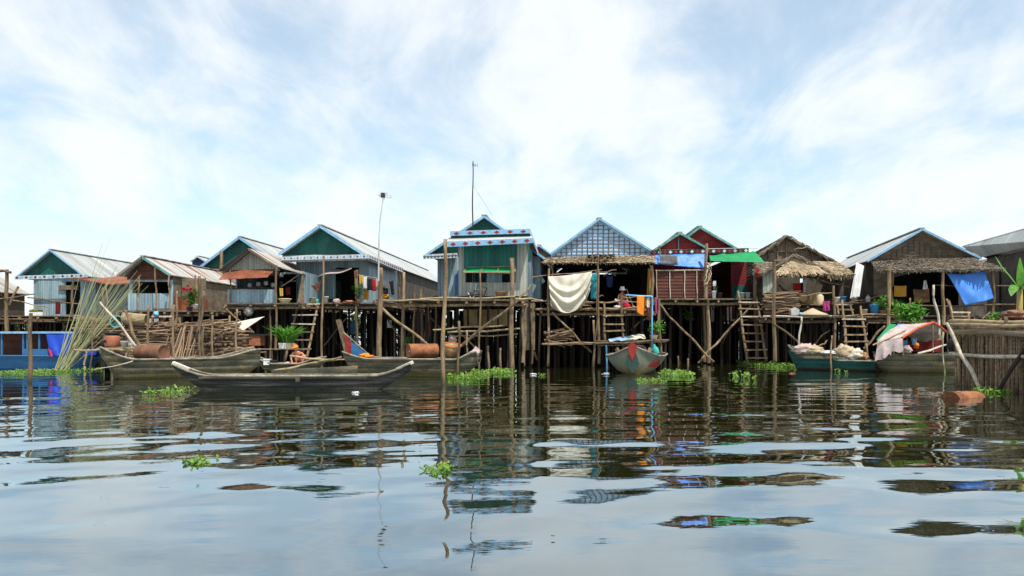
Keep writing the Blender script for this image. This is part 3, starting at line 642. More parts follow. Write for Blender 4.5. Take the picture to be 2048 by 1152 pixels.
beams(t, 'porch_post', m['post'], [(P(551,700,Y-.3), P(553,530,Y-.3), .085), (P(540,730,Y-.1), P(541,612,Y-.1), .07), (P(461,612,Y-.1), P(460,541,Y-.1), .06)])
beams(t, 'brace', m['post'], [(P(452,618,Y-.5), P(508,666,Y-.5), .07), (P(563,573,Y+.4), P(603,546,Y+.4), .05)])
beams(t, 'shelf', m['plank'], [(P(458,577,Y+.9), P(550,577,Y+.9), .05)])

# ---- house E: big teal gabled house with laundry
Y = 47; t = house('large teal gabled house with blue checked eaves and laundry on its porch', 660, Y); dx = .077
A, l, r, D = gable_roof(t, (639,450), (557.5,507), (735.6,512), Y, 35, dx, m['zinc'], m['bluetrim'], m['tealdiag'], gz=PZ(514,Y), tw=.16, over=.6)
zd = PZ(606,Y); zt = PZ(516,Y)
shell(t, PX(585,Y), PX(730,Y), zd, zt, Y+.8, 33, dx, [(PX(608,Y),PX(621,Y),PZ(588,Y),PZ(551,Y)), (PX(665,Y),PX(713,Y),zd+.02,PZ(533,Y))], m['corr'], m['wovendark'])
obj('side_cladding', MB().slab([(PX(730,Y)+.01,Y+.8,zd),(PX(730,Y)+.01,Y+.8,zt+.2),(PX(730,Y)+.61,Y+8.6,zt+.2),(PX(730,Y)+.61,Y+8.6,zd)], (.05,0,0)), m['corr'], t)
fascia(t, P(566,519,Y-.6), P(738,514,Y-.6), .34, m['whitetrim'], m['navy'], 26, dm2=m['bluetrim'])
fascia(t, P(737,515,Y-.6), P(738,515,Y-.6)+V((.8,8.5,-.1)), .34, m['whitetrim'], m['navy'], 16, dm2=m['redpaint'])
obj('porch_roof', MB().slab([P(562,521,Y-.8), P(740,517,Y-.8), P(736,510,Y+.7), P(566,511,Y+.7)], (0,0,.04)), m['zinc'], t)
obj('porch_roof', MB().slab([P(739,517,Y-.8), P(739,517,Y-.8)+V((.85,9,-.2)), P(739,517,Y-.8)+V((.1,9,.12)), P(733,511,Y)], (0,0,.04)), m['zinc'], t)
sh = obj('shutter', MB().box(PX(619.5,Y),PX(632,Y),Y+.66,Y+.72,PZ(588,Y),PZ(550,Y)), m['shutter'], t)
obj('shutter_rail', MB().box(PX(620,Y),PX(631.5,Y),Y+.63,Y+.658,PZ(583,Y),PZ(581,Y)).box(PX(620,Y),PX(631.5,Y),Y+.63,Y+.658,PZ(558,Y),PZ(556,Y)), m['shutter'], sh)
c_ = hang('curtain', 607, 553, 620, 564, Y+.84, m['cloth_pink'], '', amp=.03, fr=3, parent=t)
obj('awning', MB().grid(lambda u,v: P(634,554,Y-.9).lerp(P(703,538.5,Y-.9),u).lerp(P(655,543,Y+.7).lerp(P(703,533,Y+.7),u),v)+V((0,0,.06*math.sin(u*7))), 14, 5, .02), m['palecanvas'], t)
deck(t, PX(592,Y-2.2), PX(757,Y-2.2), Y-2.2, 16, dx, zd-.05); 
stilts(t, PX(600,Y-2), PX(750,Y-2), Y-.2, 14, dx, zd-.2, 7, 4)
beams(t, 'porch_post', m['post'], [(P(643,744,Y-2.3), P(647,512,Y-2.3), .085), (P(712,700,Y-2.3), P(713,606,Y-2.3), .10), (P(713,606,Y-1.9), P(714,540,Y-1.9), .14), (P(800,600,Y+6), P(799,548,Y+6), .08)])
beams(t, 'brace', m['post_dark_shade'], [(P(709,617,Y-2), P(648,692,Y-2), .06), (P(640,640,Y), P(700,720,Y), .06), (P(760,620,Y+1), P(800,675,Y+1), .07), (P(720,660,Y+3), P(650,720,Y+3), .05)])
# ---- house F: centre, two storey tin house
Y = 42; t = house('tall tin house with green upper panel and two red diamond fascias, mid row', 970, Y); dx = .09
A, l, r, D = gable_roof(t, (968,431), (852,508), (1090,516), Y, 16, dx, m['zinc'], m['bluetrim'], m['tealdiag'], gz=PZ(508,Y), tw=.12, over=.5)
zd = 3.42
shell(t, PX(873,Y), PX(1082,Y), zd, PZ(510,Y), Y+.55, 14, dx, [(PX(912,Y),PX(916,Y),PZ(585,Y),PZ(552,Y))], m['corr'], m['corr'])
obj('shutter', MB().box(PX(909,Y),PX(916,Y),Y+.48,Y+.53,PZ(587,Y),PZ(546,Y)), m['shutter'], t)
fascia(t, P(846,514,Y-.3), P(915,511,Y-.3), .24, m['whitetrim'], m['navy'], 10)
obj('side_porch_roof', MB().slab([P(846,513,Y-.35), P(914,510,Y-.35), P(914,507,Y+.5), P(852,508,Y+.5)], (0,0,.03)), m['zinc'], t)
Y2 = 38.2; x0, x1 = PX(917,Y2), PX(1055,Y2); zt = PZ(482,Y2)
hole = (PX(931,Y2), PX(1031,Y2), PZ(565,Y2), PZ(544,Y2))
obj('wall', wall(MB(), x0, x1, zd, zt, Y2, .06, [hole]), m['corrold'], t)
obj('wall', side(MB(), x0+.003, Y2+.063, 4.2, dx, zd, zt), m['corrold'], t)
obj('wall', side(MB(), x1-.065, Y2+.063, 4.2, dx, zd, zt), m['corr'], t)
obj('upper_panel', MB().box(PX(928,Y2),PX(1034,Y2),Y2-.045,Y2-.003,PZ(538,Y2),PZ(489,Y2)), m['teal'], t)
obj('gable_strip', MB().slab([(x1+.004,Y2+.3,PZ(520,Y2)),(x1+.004,Y2+.1,zt),(x1+.004+.3,Y2+4,zt),(x1+.004+.3,Y2+4,PZ(515,Y2))], (.03,0,0)), m['teal'], t)
obj('window_post', MB().box(PX(973,Y2),PX(1004,Y2),Y2+.3,Y2+.34,PZ(565,Y2),PZ(545,Y2)), m['corr'], t)
obj('lower_roof', MB().slab([P(894,484,Y2-.9), P(1066,478,Y2-.9), P(1060,470,Y2+.6), P(899,474,Y2+.6)], (0,0,.04)), m['zinc'], t)
fascia(t, P(894,489,Y2-.93), P(1066,481,Y2-.93), .24, m['bluetrim'], m['redpaint'], 7, dk=.24)
obj('upper_roof', MB().slab([P(900,464,Y2-.3), P(1060,459,Y2-.3), P(1060,459,Y2-.3)+V((.85,7.5,-.95)), P(900,464,Y2-.3)+V((.35,4.2,-.5))], (0,0,.04)), m['zinc'], t)
fascia(t, P(900,467.5,Y2-.34), P(1060,462.5,Y2-.34), .2, m['bluetrim'], m['redpaint'], 6, dk=.22)
obj('fascia', MB().bar(P(1060,463,Y2-.3), P(1060,463,Y2-.3)+V((.85,7.5,-.95)), .04, .2), m['whitetrim'], t)
obj('soffit_board', MB().slab([P(902,471,Y2-.1), P(1058,467,Y2-.1), P(1058,477,Y2-.1), P(902,482,Y2-.1)], (0,.05,0)), m['teal'], t)
a0, a1, b0, b1 = P(934,536,Y2-.06), P(1032,534,Y2-.06), P(927,546,Y2-.85), P(1028,546,Y2-.85)
aw = obj('awning', MB().grid(lambda u,v: a0.lerp(a1,u).lerp(b0.lerp(b1,u),v)+V((0,0,.04*math.sin(u*5))), 14, 4, .015), m['greentarp'], t)
mb = MB()
for u in (0,.33,.66,1): mb.beam(a0.lerp(a1,u)+V((0,-.02,.03)), b0.lerp(b1,u)+V((0,-.02,.03)), .025)
mb.beam(a0+V((0,0,.03)), a1+V((0,0,.03)), .025); mb.beam(b0+V((0,0,.03)), b1+V((0,0,.03)), .03); obj('awning_frame', mb, m['bamboo'], aw)
deck(t, PX(760,36.6)+.1, PX(1045,36.6), 36.6, 14, dx, PZ(598,36.6))
beams(t, 'edge_beam', m['bamboo'], [(P(840,598,36.45), P(1030,593,36.45), .06), (P(752,600,36.4), P(880,601,36.4), .06), (P(1030,597,36.7), P(1085,601,37.7), .06)])
beams(t, 'brace', m['post'], [(P(922,692,36.3), P(1037,600,36.3), .09), (P(747,602,36.2), P(856,690,36.2), .09), (P(840,620,40), P(880,655,40), .06), (P(1036,600,37), P(1062,570,38), .06), (P(1045,660,39), P(1075,720,39), .08), (P(955,700,38), P(905,650,38), .05)])
beams(t, 'cross_rail', m['bamboo'], [(P(866,660,37), P(1010,651,37), .055), (P(895,665,37.2), P(1040,657,37.2), .06), (P(905,673,38), P(1035,668,38), .05)])
obj('mat_wall', wall(MB(), PX(927,39), PX(1019,39), PZ(652,39), PZ(619,39), 39, .04), m['woven'], t)
obj('mat_wall', wall(MB(), PX(1047,38.6), PX(1070,38.6), PZ(700,38.6), PZ(606,38.6), 38.6, .04), m['wovenbrown'], t)
stilts(t, PX(850,Y), PX(1075,Y), 38.5, 12, dx, zd-.3, 9, 4)
beams(t, 'front_post', m['post'], [(P(1045,725,37.5), P(1046,602,37.5), .09), (P(870,720,38), P(871,600,38), .06), (P(855,720,39), P(856,600,39), .06), (P(842,720,38.6), P(842,578,38.6), .09), (P(828,722,38.2), P(829,585,38.2), .06), (P(1064,728,38.3), P(1066,605,38.3), .06)])

# ---- house G: pale blue lattice gable with the thatched porch
Y = 43; t = house('house with pale blue latticed gable and thatched porch above the hung cream sheet', 1200, Y); dx = .06
A, l, r, D = gable_roof(t, (1199,436), (1102,506), (1303,500), Y, 15, dx, m['zinc'], m['bluetrim'], m['blueboard'], gz=PZ(513,Y), tw=.11, over=.28)
lattice(t, A, l, r, Y+.28, PZ(512,Y), 19, 9, m['lattice'], w=.032, inset=.2)
zd = PZ(619,40)
shell(t, PX(1108,Y), PX(1300,Y), zd, PZ(512,Y), Y+.6, 13, dx, [(PX(1115,Y),PX(1285,Y),zd+.1,PZ(535,Y))], m['dark'], m['wovendark'])
thatch(t, 'porch_thatch', P(1094,515,Y+.2), P(1308,509,Y+.2), P(1310,524,39), P(1084,525,39), m['thatchtan'], 800, .7, .09, 60, hang_=.12, th=.05)
thatch(t, 'thatch_patch', P(1176,512,Y-.4)+V((0,0,.07)), P(1230,511,Y-.4)+V((0,0,.07)), P(1230,523,39)+V((0,0,.1)), P(1172,523,39)+V((0,0,.1)), m['thatch'], 300, .3, .08, 20, hang_=.12, th=.04)
deck(t, PX(1082,38.6), PX(1305,38.6), 38.6, 15, dx, zd); stilts(t, PX(1100,39), PX(1300,39), 39.2, 13, dx, zd-.1, 9, 4)
beams(t, 'edge_beam', m['post'], [(P(1071,619,38.4), P(1200,617,38.4), .075), (P(1190,618,38.3), P(1285,615,38.3), .08)])
beams(t, 'rail', m['post'], [(P(1062,602,38.4), P(1207,604,38.4), .05), (P(1195,605,38.3), P(1276,604,38.3), .05), (P(1240,594,38.3), P(1276,594,38.3), .035), (P(1062,555,38.5), P(1204,539,38.3), .035), (P(1190,545,38.2), P(1233,540,38.2), .05), (P(1192,591,38.2), P(1207,592,38.2), .04)])
beams(t, 'porch_post', m['post'], [(P(1096,733,38.3), P(1098,537,38.3), .08), (P(1103,610,38.4), P(1105,545,38.4), .05), (P(1198,728,38.2), P(1196,538,38.2), .10), (P(1304,610,38.6), P(1303,531,38.6), .12), (P(1321,725,39), P(1318,597,39), .10)])
beams(t, 'brace', m['post'], [(P(1104,625,38.1), P(1135,655,38.1), .06), (P(1135,655,38.1), P(1184,705,38.1), .07), (P(1262,660,40), P(1300,630,40), .05)])
lp = obj('landing', MB().box(PX(1192,37.6), PX(1336,37.6), 37.6, 39, PZ(683,37.6), PZ(681,37.6)), m['plank'], t)
beams(t, 'landing_beam', m['post'], [(P(1084,688,37.5), P(1196,686,37.5), .055), (P(1190,687,37.4), P(1338,680,37.4), .06), (P(1195,691,37.9), P(1330,684,37.9), .05)])
stilt(t, PX(1215,38), 38, PZ(688,38)); stilt(t, PX(1330,38), 38, PZ(684,38)); stilt(t, PX(1110,38.6), 38.8, PZ(690,38.6)); stilt(t, PX(1145,38.6), 39.3, PZ(690,38.6))
obj('landing', MB().box(PX(1085,37.6), PX(1194,37.6), 37.6, 39.2, PZ(689,37.6), PZ(687,37.6)), m['plank'], t)
# ---- house H: two maroon gables, blue and green tarps
Y = 43; t = house('house with two dark red gables under a blue and a green tarp', 1400, Y); dx = .05
A, l, r, D = gable_roof(t, (1360,465), (1303,502), (1413,494), Y, 15, dx, m['zinc'], m['tealtrim'], m['maroon'], gz=PZ(503,Y), over=.35)
A, l, r, D = gable_roof(t, (1400,453), (1330,505), (1481,500), Y+2, 14, dx, m['zinc'], m['tealtrim'], m['maroon'], gz=PZ(503,Y+2), over=.4)
obj('gable_post', MB().box(PX(1398,Y)+.0,PX(1400.5,Y),Y+2.3,Y+2.38,PZ(500,Y),PZ(460,Y)).box(PX(1358.6,Y),PX(1360.2,Y),Y+.27,Y+.34,PZ(500,Y),PZ(470,Y)), m['tealtrim'], t)
zd = PZ(597,41.8)
fascia(t, P(1303,505,Y-.4), P(1497,501,Y-.4), .25, m['black'], m['redpaint'], 18, dm2=m['whitetrim'])
obj('porch_roof', MB().slab([P(1303,502,Y-.4), P(1515,498,Y-.4), P(1490,497,Y+1.8), P(1306,500,Y+1.8)], (0,0,.04)), m['zinc'], t)
shell(t, PX(1312,Y), PX(1506,Y), zd, PZ(505,Y), Y+1.2, 13, dx, [(PX(1424,Y),PX(1474,Y),zd+.02,PZ(520,Y))], m['maroon'], m['maroon'])
obj('wainscot', MB().box(PX(1476,Y),PX(1506,Y),Y+1.13,Y+1.197,zd,PZ(568,Y)), m['teal'], t)
pn = obj('slat_screen', MB().box(PX(1312,42),PX(1423,42),42,42.05,PZ(598,42),PZ(541,42)), m['slat'], t)
mb = MB()
for x in (1313,1339.5,1369,1393.5): mb.beam(P(x+1,600,41.95), P(x,540,41.95), .028, seg=4, bend=.02)
mb.beam(P(1311,541,41.94), P(1410,540,41.94), .03); obj('screen_batten', mb, m['pale'], pn)
deck(t, PX(1308,41.6), PX(1522,41.6), 41.6, 14, dx, zd); stilts(t, PX(1330,42), PX(1508,42), 43, 12, dx, zd-.1, 7, 4)
beams(t, 'front_post', m['post'], [(P(1417,726,41.9), P(1416,598,41.9), .14), (P(1409,724,43), P(1409,598,43), .12), (P(1514,720,41.6), P(1510,528,41.6), .13), (P(1412,598,41.7), P(1413,487,41.7), .13), (P(1320,715,42.3), P(1319,600,42.3), .10), (P(1319,512,42), P(1319,491,42), .07)])
beams(t, 'brace', m['post'], [(P(1315,603,41.6), P(1360,655,41.5), .07), (P(1360,655,41.5), P(1428,724,41.4), .08), (P(1511,600,41.8), P(1440,680,41.7), .08), (P(1440,680,41.7), P(1396,726,41.6), .08), (P(1480,620,44), P(1440,700,44), .05)])
# ---- house I: thatched house
Y = 45; t = house('small thatched house with two leaf gables and a fringed porch roof', 1590, Y); dx = .12
A, l, r = P(1572.5,470,Y), P(1514,512,Y), P(1672,524,Y); D = V((dx*10,10,0))
thatch(t, 'roof', A, A+D, l+D, l, m['thatchgrey'], 900, .5, .07, 60); thatch(t, 'roof', A, A+D, r+D, r, m['thatchgrey'], 900, .5, .07, 60)
mb = MB()
for e in (l, r):
    for k in range(70):
        p = A.lerp(e, U(0,1))+V((0,U(-.12,.1),U(-.1,.05))); d = ((e-A).normalized()+V((U(-.2,.2),U(-.3,.3),U(-.5,.2)))).normalized(); mb.beam(p, p+d*U(.25,.5), .035, .012, 4)
obj('thatch_edge', mb, m['thatchgrey'], t)
zb = PZ(524,Y)
obj('gable', MB().slab([A+V((0,.4,-.1)), l+V((.25,.4,-.05)), V((PX(1520,Y),Y+.4,zb)), V((PX(1666,Y),Y+.4,zb)), r+V((-.25,.4,.02))], (0,.05,0)), m['wovenbrown'], t)
mb = MB()
for (a, b) in (((1573,522),(1573,478)), ((1555,522),(1555,490)), ((1537,522),(1537,502)), ((1603,522),(1603,493)), ((1625,522),(1625,505)), ((1540,503),(1632,505)), ((1522,521),(1664,521))): mb.beam(P(*a,Y+.33), P(*b,Y+.33), .035)
obj('gable_frame', mb, m['plank'], t)
Yf = 40.6; A2, l2, r2 = P(1589,509,Yf), P(1530,545,Yf), P(1657,543,Yf); D2 = V((dx*4,4,0))
for e in (l2, r2): thatch(t, 'porch_roof', A2, A2+D2, e+D2, e, m['thatch'], 420, .4, .06, 40)
f0, f1 = P(1552,545,Yf-.25), P(1652,543,Yf-.25)
thatch(t, 'porch_gable', P(1587,513,Yf+.25), P(1592,513,Yf+.25), f1, f0, m['thatchtan'], 330, .3, .06, 60, hang_=.24, th=.05)
mb = MB()
for e in (l2, r2):
    for k in range(60):
        p = A2.lerp(e, U(0,1))+V((0,U(-.1,.1),U(-.06,.06))); d = ((e-A2).normalized()+V((U(-.2,.2),U(-.3,.2),U(-.5,.2)))).normalized(); mb.beam(p, p+d*U(.2,.45), .03, .01, 4)
obj('thatch_edge', mb, m['thatchgrey'], t)
thatch(t, 'side_thatch', P(1625,522,44), P(1676,524,44), P(1708,547,41), P(1655,549,41), m['thatchtan'], 500, .4, .06, 40)
thatch(t, 'side_thatch', P(1510,523,44), P(1550,524,44), P(1528,548,41.5), P(1505,540,41.5), m['thatchgrey'], 350, .4, .06, 30)
zf = PZ(596,41); 
shell(t, PX(1526,41.5), PX(1700,41.5), 2.5, PZ(542,41.5), 42.3, 9, dx, [(PX(1556,41.5),PX(1690,41.5),zf,PZ(552,41.5)),], m['wovendark'], m['wovendark'])
obj('tin_sheet', MB().box(PX(1526,40.9),PX(1553,40.9),40.9,40.94,PZ(590,40.9),PZ(541,40.9)), m['corrold'], t)
obj('half_wall', MB().box(PX(1583,41.4),PX(1640,41.4),41.4,41.44,PZ(607,41.4),PZ(588,41.4)), m['woven'], t)
deck(t, PX(1528,41), PX(1702,41), 41.1, 8, dx, zf-.3, name='floor'); deck(t, PX(1530,39), PX(1668,39), 39, 4, dx, PZ(632,39))
beams(t, 'edge_beam', m['pale'], [(P(1526,633,38.9), P(1672,632,38.9), .055)])
stilts(t, PX(1540,40), PX(1690,40), 40.3, 9, dx, PZ(636,39.5), 7, 4)
beams(t, 'front_post', m['post'], [(P(1550,722,38.8), P(1548,524,38.8), .13), (P(1669,700,38.9), P(1667,571,38.9), .09), (P(1640,560,41.2), P(1700,575,41.2), .05), (P(1620,600,41.1), P(1640,543,41.1), .05)])
beams(t, 'brace', m['post'], [(P(1547,647,38.7), P(1602,688,38.7), .07), (P(1636,695,39), P(1655,680,39), .05), (P(1625,690,40), P(1660,660,40), .05)])
beams(t, 'rail', m['bamboo'], [(P(1602,592,40), P(1666,585,38.9), .035), (P(1588,500,44.6), P(1614,493,44.4), .03)])
obj('wall', wall(MB(), PX(1520,45), PX(1668,45), 2.5, PZ(524,45), 45.46, .06, [(PX(1606,45),PX(1612,45),3.2,PZ(556,45))]), m['wovendark'], t)
# ---- houses of the second row, glimpsed in the gaps
for (lab, ap, eL, eR, Y, x0, x1) in (('dark far house glimpsed between the latticed blue gable and the red gabled house', (1310,508), (1225,527), (1400,527), 60, 1235, 1392),
     ('dark far house glimpsed between the leaf walled house and the banana plant', (1985,518), (1890,534), (2075,534), 60, 1898, 2068), ('far house with a blue rake board glimpsed right of the tall tin house', (1078,490), (1035,512), (1112,514), 57, 1042, 1108),
     ('dark far house glimpsed between the red gabled house and the thatched house', (1520,512), (1450,526), (1600,526), 61, 1458, 1592)):
    t = house(lab, (x0+x1)/2, Y); gable_roof(t, ap, eL, eR, Y, 9, .08, m['zinc'], m['bluetrim'] if Y == 57 else None, m['wovendark'])
    shell(t, PX(x0,Y), PX(x1,Y), 2.6, PZ(eL[1]+3,Y), Y+.6, 8, .08, [(PX(x0,Y)+.8,PX(x0,Y)+1.6,2.7,4.4)], m['wovendark'], m['wovendark']); stilts(t, PX(x0,Y), PX(x1,Y), Y+1, 7, .08, 2.6, 6, 3)
    obj('floor', MB().slab([(PX(x0,Y),Y+.7,2.62),(PX(x1,Y),Y+.7,2.62),(PX(x1,Y)+.6,Y+8,2.62),(PX(x0,Y)+.6,Y+8,2.62)], (0,0,-.08)), m['plank'], t)
# ---- house J: leaf gable with blue rake boards, right
Y = 42; t = house('leaf walled house with blue rake boards and thatched porch above the blue tarp', 1850, Y); dx = .19
A, l, r, D = gable_roof(t, (1844.5,457), (1734,521), (1963,516), Y, 17, dx, m['zinc'], m['bluetrim'], m['wovenbrown'], gz=PZ(524,Y), tw=.11, over=.5)
lattice(t, A, l, r, Y+.5, PZ(522,Y), 20, 8, m['lattice'], w=.035, inset=.45)
zd = PZ(612,40.5)
shell(t, PX(1742,Y), PX(1958,Y), 2.55, PZ(521,Y), Y+.6, 15, dx, [(PX(1785,Y),PX(1930,Y),zd,PZ(540,Y))], m['wovendark'], m['wovendark'])
thatch(t, 'porch_thatch', P(1742,522,Y+.4), P(1938,514,Y+.4), P(2012,537,38.6), P(1754,541,38.6), m['thatchgrey'], 2600, .35, .07, 130, hang_=.12)
obj('leaf_screen', MB().box(PX(1748,41),PX(1776,41),41,41.05,PZ(605,41),PZ(528,41)), m['wovenbrown'], t)
deck(t, PX(1735,39.5), PX(2000,39.5), 39.5, 14, dx, PZ(630,39.5)); deck(t, PX(1672,38.7), PX(1800,38.7), 38.7, 2, dx, PZ(632,38.7), joist=False)
stilts(t, PX(1700,40), PX(1990,40), 40.4, 13, dx, PZ(636,39.5), 10, 4)
beams(t, 'rail', m['post'], [(P(1795,612,38.9), P(2030,609,38.9), .05), (P(1866,570,39.2), P(2040,573,39.2), .035), (P(1665,632,38.5), P(1800,629,38.5), .05), (P(1735,646,38.8), P(1900,645,38.8), .05), (P(1700,604,39.5), P(1770,590,39.5), .02)])
beams(t, 'porch_post', m['post'], [(P(1778,700,38.5), P(1778,533,38.5), .13), (P(1785,612,39.4), P(1785,545,39.4), .09), (P(1887,650,38.7), P(1886,541,38.7), .11), (P(1986,640,38.9), P(1986,540,38.9), .09), (P(1930,655,38.8), P(1931,572,38.8), .09)])
beams(t, 'brace', m['post'], [(P(1770,652,38.3), P(1727,697,38.3), .07), (P(1984,620,39), P(1965,638,39), .05)])
# ---- house K: far right, long grey roof
t = house('long dark house with a pale grey roof behind the banana plant at the picture edge', 2030, 44)
rf, rb, ef, eb = P(2135,432,38), P(1924,492,51), P(2135,474,36.2), P(1963,513,49)
fw = (rf-rb); sd2 = V((3.3,1.2,0))
obj('roof', MB().slab([rf, rb, eb, ef], (0,0,-.05)).slab([rf+V((.004,0,-.003)), rb+V((.004,0,-.003)), rb+V((3.4,1.3,eb.z-rb.z)), rf+V((3.4,1.3,ef.z-rf.z))], (0,0,-.05)), m['zinc'], t)
w0, w1 = eb+V((.45,.2,-.12)), ef+V((.45,.2,-.12))
obj('wall', MB().slab([w0, w1, V((w1.x,w1.y,1.9)), V((w0.x,w0.y,1.9))], (.06,.03,0)), m['wovendark'], t)
obj('wall', MB().slab([w0+V((.1,.03,0)), w0+V((5.5,2.2,0)), V((w0.x+5.5,w0.y+2.2,1.9)), V((w0.x+.1,w0.y+.03,1.9))], (0,.06,0)), m['wovendark'], t)
obj('gable', MB().slab([w0+V((.1,.1,.02)), w0+V((5.4,2.2,.02)), rb+V((.2,.3,-.12))], (0,.05,0)), m['wovendark'], t)
obj('deck', MB().slab([V((w0.x-.4,w0.y,2)), V((w1.x-.4,w1.y,2)), V((w1.x+5,w1.y+2,2)), V((w0.x+5,w0.y+2,2))], (0,0,-.1)), m['plank'], t)
for k in range(6):
    p = w0.lerp(w1, k/5); stilt(t, p.x, p.y, 1.95); stilt(t, p.x+3, p.y+1.2, 1.95)
for u_ in (.2,.45): obj('batten', MB().beam(w0.lerp(w1,u_)+V((-.05,-.03,-.5)), w0.lerp(w1,u_)+V((-.05,-.03,-3)), .05), m['post_dark_shade'], t)
# ---------------------------------------------------------------- boats
def boat(label, A, B, hw, hs, ks, ws, mat, rimmat=None, full=.55, rimr=.035, name='wooden_boat', th=.045, seats=(), group=None):
    c = (V(A)+V(B))/2; c.z = 0; t = thing(name, label, 'boat', c)
    mb, rim = hull(A, B, hw, hs, ks, ws, full=full, th=th); obj('hull', mb, mat, t, True)
    for line in rim: obj('gunwale', MB().tube([p+V((0,0,.012)) for p in line], [rimr]*len(line), 6), rimmat or mat, t, True)
    d = V(B)-V(A); d.z = 0; s = V((d.y,-d.x,0)).normalized()
    for u in seats:
        w = hw*ws(u)*.93; p = V((A[0],A[1],0))+d*u+V((0,0,hs(u)-.07)); obj('thwart', MB().bar(p-s*w, p+s*w, .2, .035), m['plank'], t)
    return t
def xy(px, Y): return V((PX(px,Y), Y, 0))
# long black canoe in front
A, B = xy(350,23.6), xy(822,23.9)
t = boat('long low black canoe with pale upturned tips, nearest the viewer', A, B, .42,
     lambda u: .40+.35*max(0,1-u/.15)**1.5+.37*max(0,(u-.85)/.15)**1.5, lambda u: -.14+.75*max(0,1-u/.17)**1.5+.68*max(0,(u-.8)/.2)**1.6,
     lambda u: .16+.84*math.sin(math.pi*min(max(.06+.88*u,0),1))**.55, m['hulldark'], m['hullwood'], seats=(.3,.55,.7), name='canoe')
d = B-A
for u, e in ((.0,-1),(1,1)):
    p = A+d*u+V((0,0,.745 if u == 0 else .765)); q = A+d*(u-e*.06)+V((0,0,.545 if u == 0 else .55)); obj('tip_block', MB().bar(p+V((e*.06,0,.04)), q+V((0,0,.03)), .17, .1), m['cloth_cream'], t)
mb = MB(); s = V((d.y,-d.x,0)).normalized()
mb.grid(lambda u,v: A+d*(.42+.36*u)+s*(.37+.02*v)+V((0,0,.44+(.16+.13*u)*v-.02)), 10, 3, .03); obj('side_board', mb, m['hullgrey'], t)
mb = MB().grid(lambda u,v: A+d*(.12+.7*u)+s*(.425+.012*v)+V((0,0,.34+.05*v)), 16, 2, .03); obj('rubbing_strake', mb, m['hullgrey'], t)
obj('patch', MB().grid(lambda u,v: A+d*(.522+.018*u)+s*.45+V((0,0,.24+.14*v)), 3, 3, .01), m['hullgrey'], t)
# boat with the dark drum
A, B = xy(200,28.6), xy(516,31.5)
t = boat('broad weathered wooden boat with a tall curved prow carrying the dark rusty barrel', A, B, .75,
     lambda u: .70+.45*max(0,1-u/.2)**1.5+.32*smoothstep(.7,1,u), lambda u: -.2+1.1*max(0,1-u/.13)**1.3+.55*max(0,(u-.82)/.18)**1.4,
     lambda u: .14+.86*math.sin(math.pi*min(.02+.9*u,1))**.5, m['hullgrey'], m['hullwood'], seats=(.45,.62,.8), full=.5)
d = B-A
obj('foredeck', MB().grid(lambda u,v: A+d*(.78+.16*u)+V((0,0,.97+.08*u))+V((0,(v-.5)*1.0*(1-.4*u),0)), 5, 4, .03), m['plank'], t)
c = A+d*.305; drum('oil_drum', (c.x+.05, c.y-.1, .93), (1,-.42,0), 1.22, .30, m['darkdrum'], 'dark brown rusty oil barrel lying across the wooden boat near the sticks')
solo('mooring_rope', MB().tube([P(188,739,28.6), P(205,736,28.5), P(225,733,28.2), P(250,727,28), P(266,722,28.1)], [.018]*5, 6), m['rope'], 'slack mooring rope tied along the prow of the barrel boat', 'rope')
# boat with red and blue prow, orange drum and basket
A, B = xy(694,31.6), xy(958,30.2)
t = boat('broad grey boat with a red and blue painted prow board and an orange rusty barrel', A, B, .72,
     lambda u: .66+.26*max(0,1-u/.2)**1.3+.30*smoothstep(.85,1,u), lambda u: -.2+.8*max(0,1-u/.1)**1.3+.7*max(0,(u-.78)/.22)**1.4,
     lambda u: .16+.84*math.sin(math.pi*min(.08+.88*u,1))**.5, m['hullgrey'], m['hullwood'], seats=(.25,.8), full=.5)
p0, p1 = P(706,748,31.6), P(677,640,31.8); obj('stem_plank', MB().bar(p0, p1, .14, .36), m['post'], t)
mb = MB().slab([P(688,668,31.5), P(703,684,31.5), P(703,722,31.5), P(696,722,31.5)], (0,.05,0)); obj('red_prow_board', mb, m['redpaint'], t)
mb = MB().slab([P(703,684,31.5), P(733,708,31.4), P(735,720,31.4), P(703,722,31.5)], (0,.05,0)); obj('blue_prow_board', mb, m['hullblue'], t)
obj('prow_rail', MB().beam(P(686,664,31.6), P(736,708,31.5), .03), m['hullwood'], t)
drum('oil_drum', P(845,702,30.6), (1,.5,0), 1.15, .28, m['rustdrum'], 'bright orange rusty oil barrel lying in the boat beside the basket')
c = P(902,716,30.4); b = thing('rattan_basket', 'round orange brown rattan basket standing in the boat beside the barrel', 'basket', c)
obj('basket_body', MB().lathe(c, [(.22,0),(.30,.30),(.33,.50),(.31,.50),(.28,.30),(.2,.04)], (.12,-.25,1), 18), m['basket'], b, True)
obj('basket_rim', MB().lathe(c+V((.06,-.12,.48)), [(.31,0),(.345,0),(.345,.04),(.31,.04)], (.12,-.25,1), 18), m['plastic_orange'], b)
cloth('canvas_sheet', P(938,704,30.2), P(951,692,30.3), P(960,699,30.2), P(957,712,30.2), m['palecanvas'], 'pale pink canvas scrap heaped on the stern of the barrel and basket boat', 'cloth', .05, 1)
sack('rag_heap', 731, 719, 31.2, 26, 12, m['cloth_orange'], 'small heap of orange and brown rags beside the tall post in the boat', 'rags', .2)
